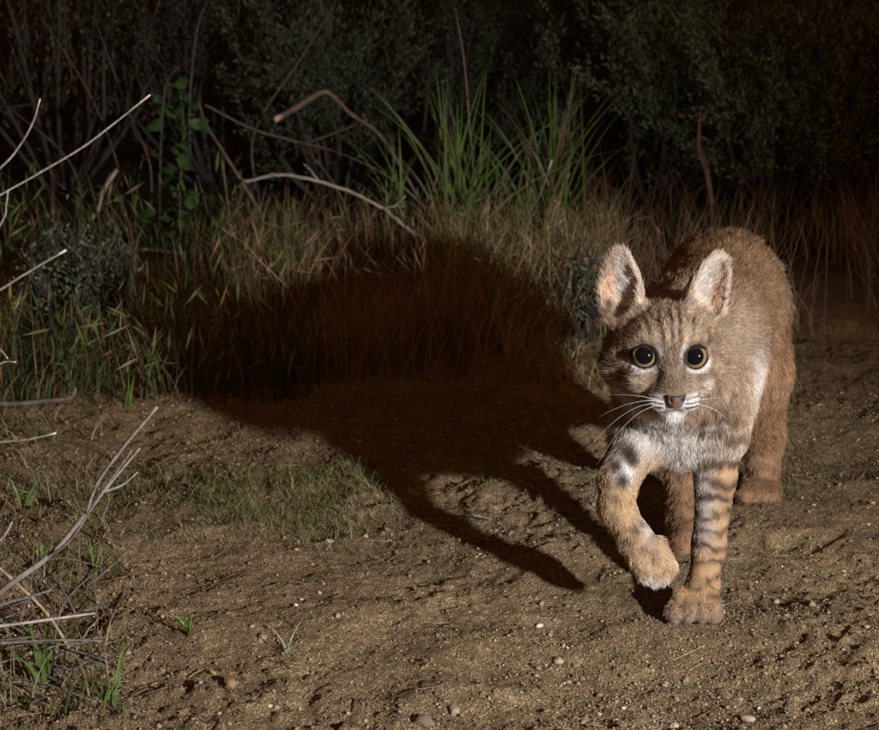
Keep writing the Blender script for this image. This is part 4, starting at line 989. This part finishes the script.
# ------------------------------------------------------------------ dead wood
GW = np.array((0.27, 0.235, 0.205)); GW2 = np.array((0.17, 0.145, 0.128)); BW = np.array((0.12, 0.088, 0.064)); PINKW = np.array((.42, .28, .20))
THIN = {'pale twigs reaching in from the left edge': .55, 'bare stems at the upper left': .55, 'fallen branches in the grass': .72}
def stick(name, label, cat, path, radii, col, group=None, forks=(), tipcol=None, wob=0, sides=8):
    pts = [np.asarray(v, float) for v in path]; b = pts[0].copy()
    root = thing(name, label, cat, b, group); g = Geo(); tube(g, pts, [r_ * THIN.get(group, .85) for r_ in radii], col, sides=sides, m=7, wob=wob, tipcol=tipcol, rough=.10)
    link('stem', g.mesh('stem', True, b), 'bark', parent=root)
    for fp, fr, *fc in forks:
        g = Geo(); tube(g, [np.asarray(v, float) for v in fp], fr, fc[0] if fc else col, sides=6, m=6, wob=wob, tipcol=tipcol, rough=.05)
        link('side_branch', g.mesh('side_branch', True, b), 'bark', parent=root)
    return root
BR = 'fallen branches in the grass'
stick('dead_branch', 'pale grey curved dead branch arching over the grass left of the green tussock', 'branch',
      [P(460, 262, 3.35), P(428, 242, 3.38), P(404, 226, 3.40), P(385, 210, 3.42), P(340, 188, 3.46), P(285, 175, 3.48), P(243, 182, 3.50)], [.0045, .006, .0055, .0055, .005, .005, .0055], GW, BR,
      [([P(384, 209, 3.42), P(396, 205, 3.40), P(405, 196, 3.38)], [.0035, .0025, .002]), ([P(318, 180, 3.47), P(310, 170, 3.46), P(304, 164, 3.45)], [.002, .0015, .001])], wob=.0008)
stick('dead_branch', 'broken brown branch with a pale split end at the upper left of the tussocks', 'branch',
      [P(420, 200, 3.72), P(382, 138, 3.78), P(352, 115, 3.80), P(328, 93, 3.82), P(312, 98, 3.80), P(296, 108, 3.76), P(275, 120, 3.70)], [.005, .0055, .006, .008, .009, .010, .009], BW, BR, tipcol=PINKW)
stick('dead_branch', 'long brown branch leaning down to the root of the pale curved branch', 'branch',
      [P(262, 215, 3.52), P(243, 184, 3.55), P(222, 150, 3.60), P(206, 124, 3.65), P(198, 100, 3.70)], [.005, .005, .0045, .004, .003], BW, BR, [([P(222, 160, 3.6), P(226, 190, 3.58), P(232, 235, 3.55)], [.003, .0025, .002])])
stick('dead_branch', 'thin brown branch running level from the leaning branch towards the tussocks', 'branch',
      [P(330, 150, 3.9), P(290, 140, 3.88), P(250, 128, 3.85), P(205, 105, 3.8)], [.003, .0035, .004, .003], BW * .8, BR, [([P(300, 145, 3.88), P(330, 135, 3.85), P(368, 120, 3.84)], [.003, .0025, .0015])])
stick('dry_stalk', 'tall thin dry stalk rising from behind the left tussock to the top', 'stalk',
      [P(478, 230, 3.85), P(470, 130, 3.85), P(464, 60, 3.88), P(455, 8, 3.9)], [.003, .0028, .0022, .0012], np.array((.17, .12, .085)), None)
stick('bare_stem', 'pinkish bare upright stem in the sagebrush above the ears of the bobcat', 'stem',
      [P(712, 205, 3.75), P(706, 170, 3.78), P(699, 150, 3.8), P(700, 112, 3.85)], [.007, .008, .007, .003], np.array((.13, .085, .068)), None, [([P(706, 172, 3.78), P(712, 150, 3.75), P(718, 176, 3.72)], [.003, .002, .001])])
stick('dead_branch', 'dark fallen stick lying across the brome grass at the left', 'branch',
      [P(70, 256, 3.45), P(88, 247, 3.5), P(120, 250, 3.5), P(155, 250, 3.5), P(188, 252, 3.5), P(236, 233, 3.45)], [.005, .006, .0075, .007, .005, .005], BW * .7, BR, tipcol=PINKW * .7)
stick('dead_branch', 'grey stick lying on the soil at the left edge below the sage seedling', 'branch',
      [P(-30, 402, 2.58), P(10, 404, 2.57), P(45, 401, 2.56), P(70, 398, 2.55), P(76, 388, 2.55)], [.006, .006, .0055, .005, .003], GW2 * .8, BR)
stick('dead_twig', 'short pale broken twig sticking up in the brome grass at the far left', 'twig', [P(98, 212, 3.4), P(104, 190, 3.42), P(117, 170, 3.45)], [.004, .005, .006], GW * .8, None)
stick('dead_twig', 'white-tipped thin twig poking out of the right tussock', 'twig', [P(528, 215, 3.5), P(540, 195, 3.5), P(552, 160, 3.5)], [.002, .002, .0018], GW2, None, tipcol=(.6, .55, .5))
stick('cut_stub', 'short cut stem with a bright white end at the foot of the left tussock', 'stub', [P(462, 262, 3.3), P(460, 252, 3.28), P(457, 244, 3.25)], [.005, .005, .0055], BW, None, tipcol=(.75, .7, .62))
stick('dead_twig', 'thin pale twig pointing at the left ear of the bobcat', 'twig', [P(575, 262, 3.0), P(590, 258, 3.0), P(607, 258, 3.0)], [.0025, .0022, .002], GW2 * 1.2, None)
# bare stems standing in front of the dark shrubs at the upper left
for k, (x0, y0, x1, y1, x2, y2, lab) in enumerate(((120, 175, 90, 95, 40, 15, 'dim bare stem slanting to the top left corner'), (150, 165, 128, 110, 95, 20, 'dim bare stem just right of the slanting one'),
                                                   (190, 95, 197, 30, 208, 0, 'pale thin stem at the top above the green weed'), (255, 130, 300, 60, 335, 5, 'dim bare stem slanting to the top right of the green weed'),
                                                   (80, 190, 60, 150, 5, 105, 'dim bare stem behind the long pale twig'), (160, 175, 165, 90, 180, 65, 'short forked dim stem beside the green weed'))):
    stick('bare_stem', lab, 'stem', [P(x0, y0 + 60, 3.85), P(x0, y0, 3.85), P(x1, y1, 3.9), P(x2, y2, 3.95)], [.005, .0045, .0035, .0018], GW2 * .45, 'bare stems at the upper left')
# dead bush at the left edge, close to the camera: only its twig ends reach into the picture
base = np.array([-0.78, 1.55, 0.0])
DT = 'pale twigs reaching in from the left edge'
for path, rad, lab in (
    ([P(-60, 226, 1.50), P(0, 195, 1.50), P(75, 152, 1.50), P(112, 125, 1.50), P(150, 95, 1.50)], [.0022, .0021, .0020, .0019, .0018], 'longest pale twig reaching in from the left edge near the top'),
    ([P(-60, 215, 1.42), P(0, 168, 1.42), P(20, 145, 1.42), P(33, 122, 1.42), P(40, 99, 1.42)], [.0022, .0020, .0019, .0017, .0012], 'short curved pale twig above the longest one at the left edge'),
    ([P(-60, 330, 1.45), P(0, 290, 1.45), P(30, 271, 1.45), P(66, 250, 1.45)], [.0024, .0024, .0022, .0021], 'straight white twig at the left edge under the longest twig'),
    ([P(-50, 300, 1.40), P(0, 225, 1.40), P(6, 205, 1.40), P(8, 190, 1.40)], [.002, .0018, .0016, .0012], 'tiny curved twig end at the left edge between two longer twigs'),
    ([P(-60, 447, 1.50), P(0, 442, 1.50), P(30, 439, 1.50), P(56, 433, 1.50)], [.0024, .0022, .0021, .0018], 'single pale twig lying level at the left edge, halfway down'),
    ([P(-60, 380, 1.45), P(-10, 368, 1.45), P(4, 362, 1.45), P(16, 362, 1.45)], [.002, .0018, .0016, .0013], 'small twig tip at the left edge above the level twig'),
    ([P(-60, 480, 1.45), P(-10, 352, 1.45), P(0, 350, 1.45), P(8, 359, 1.45)], [.002, .0016, .0014, .001], 'hooked twig tip at the left edge beside the sage seedling')):
    stick('dead_twig', lab, 'twig', [base + (path[0] - base) * .02 + np.array([0, 0, .01]), base + (path[0] - base) * .6 + np.array([0, 0, .03])] + path, [.004, .0035] + rad, GW * .62, DT, tipcol=GW * 1.4)
stick('dead_branch', 'forked grey dead branch leaning up from the bottom left', 'branch',
      [P(-120, 690, 1.42), P(0, 592, 1.45), P(50, 555, 1.47), P(85, 515, 1.50), P(103, 492, 1.52), P(140, 448, 1.55)], [.0042, .0036, .0031, .0027, .0022, .0010], GW2 * .95, None,
      [([P(86, 514, 1.50), P(98, 482, 1.50), P(125, 445, 1.50), P(157, 407, 1.50)], [.0018, .0019, .0018, .0017]), ([P(103, 492, 1.52), P(122, 485, 1.53), P(138, 472, 1.54)], [.0015, .0013, .0009]), ([P(40, 562, 1.47), P(70, 540, 1.46), P(100, 495, 1.45), P(132, 450, 1.44)], [.0015, .0013, .0011, .0008])])
for path, rad, col, lab in (
    ([P(-40, 632, 1.45), P(0, 626, 1.46), P(45, 620, 1.48), P(95, 613, 1.50)], [.0020, .0019, .0018, .0014], GW, 'bright straight twig lying level at the lower left edge'),
    ([P(-40, 622, 1.48), P(0, 605, 1.48), P(28, 597, 1.48), P(51, 590, 1.48)], [.0022, .002, .0018, .0013], GW2, 'short grey twig just above the bright level twig'),
    ([P(-30, 560, 1.50), P(0, 540, 1.50), P(12, 522, 1.5)], [.0022, .002, .0016], GW2 * 1.2, 'short slanting twig end at the left edge above the forked branch'),
    ([P(-30, 645, 1.5), P(0, 643, 1.5), P(60, 640, 1.5), P(102, 641, 1.5)], [.0018, .0018, .0015, .001], GW2, 'dull twig lying level below the bright one'),
    ([P(-10, 560, 1.58), P(15, 582, 1.58), P(48, 615, 1.58), P(78, 665, 1.57), P(100, 715, 1.53)], [.0014, .002, .002, .0022, .0014], np.array((.26, .19, .12)), 'kinked tan dead stalk running down to the bottom left'),
    ([P(50, 668, 1.62), P(60, 612, 1.62), P(75, 590, 1.62), P(92, 575, 1.62)], [.0014, .0014, .0012, .0008], GW2 * .8, 'thin bent grey twig standing behind the kinked stalk'),
    ([P(452, 700, 1.575), P(500, 693, 1.585), P(560, 692, 1.59), P(610, 684, 1.60), P(655, 668, 1.615), P(705, 645, 1.645)], [.0009, .0012, .0012, .0012, .001, .0006], np.array((.30, .22, .14)), 'long thin straw lying on the soil below the standing forepaw'),
    ([P(465, 512, 1.99), P(478, 516, 1.99), P(492, 519, 1.98)], [.0014, .0018, .0012], GW2 * 1.2, 'short grey twig on the lit soil between the leg shadows'),
    ([P(840, 430, 2.42), P(862, 428, 2.42), P(885, 420, 2.42)], [.002, .002, .0015], BW * .6, 'dark stick lying on the soil at the right edge'),
    ([P(836, 552, 1.90), P(858, 540, 1.92), P(885, 528, 1.94)], [.0018, .0018, .0014], BW * .5, 'dark thin stick on the soil at the lower right edge')):
    path = [np.asarray(p) for p in path]
    stick('dead_twig', lab, 'twig', path, rad, col, None)
for k in range(44):                                           # the heap of grey twigs in the corner
    a = rng.uniform(-0.5, 0.5) + (0 if rng.random() < .6 else 2.3); x0, y0 = rng.uniform(-40, 95), rng.uniform(590, 735); L = rng.uniform(40, 110)
    x1, y1 = x0 + math.cos(a) * L, y0 - math.sin(a) * L * .7; b0, b1 = gpt(x0, min(y0, 745)), gpt(min(x1, 130), min(max(y1, 560), 745)); m_ = (b0 + b1) / 2; m_[2] += rng.uniform(.006, .02)
    b0[2] += .004; b1[2] += rng.uniform(.004, .03)
    stick('heaped_twig', 'thin grey dead twig in the tangled heap at the bottom left corner', 'twig', [b0, m_ + rng.normal(0, .004, 3), b1], [.0017, .0014, .0007], GW2 * rng.uniform(.5, 1.1), 'grey twigs heaped in the bottom left corner', sides=5)
stick('bark_strip', 'dark curved strip of bark arching out of the soil at the bottom left', 'bark', [P(146, 735, 1.535), P(147, 700, 1.55), P(151, 680, 1.555), P(157, 668, 1.56)], [.0035, .0035, .003, .0015], np.array((.05, .03, .02)), None,
      [([P(155, 670, 1.56), P(145, 680, 1.58), P(124, 706, 1.56)], [.0025, .003, .002])])
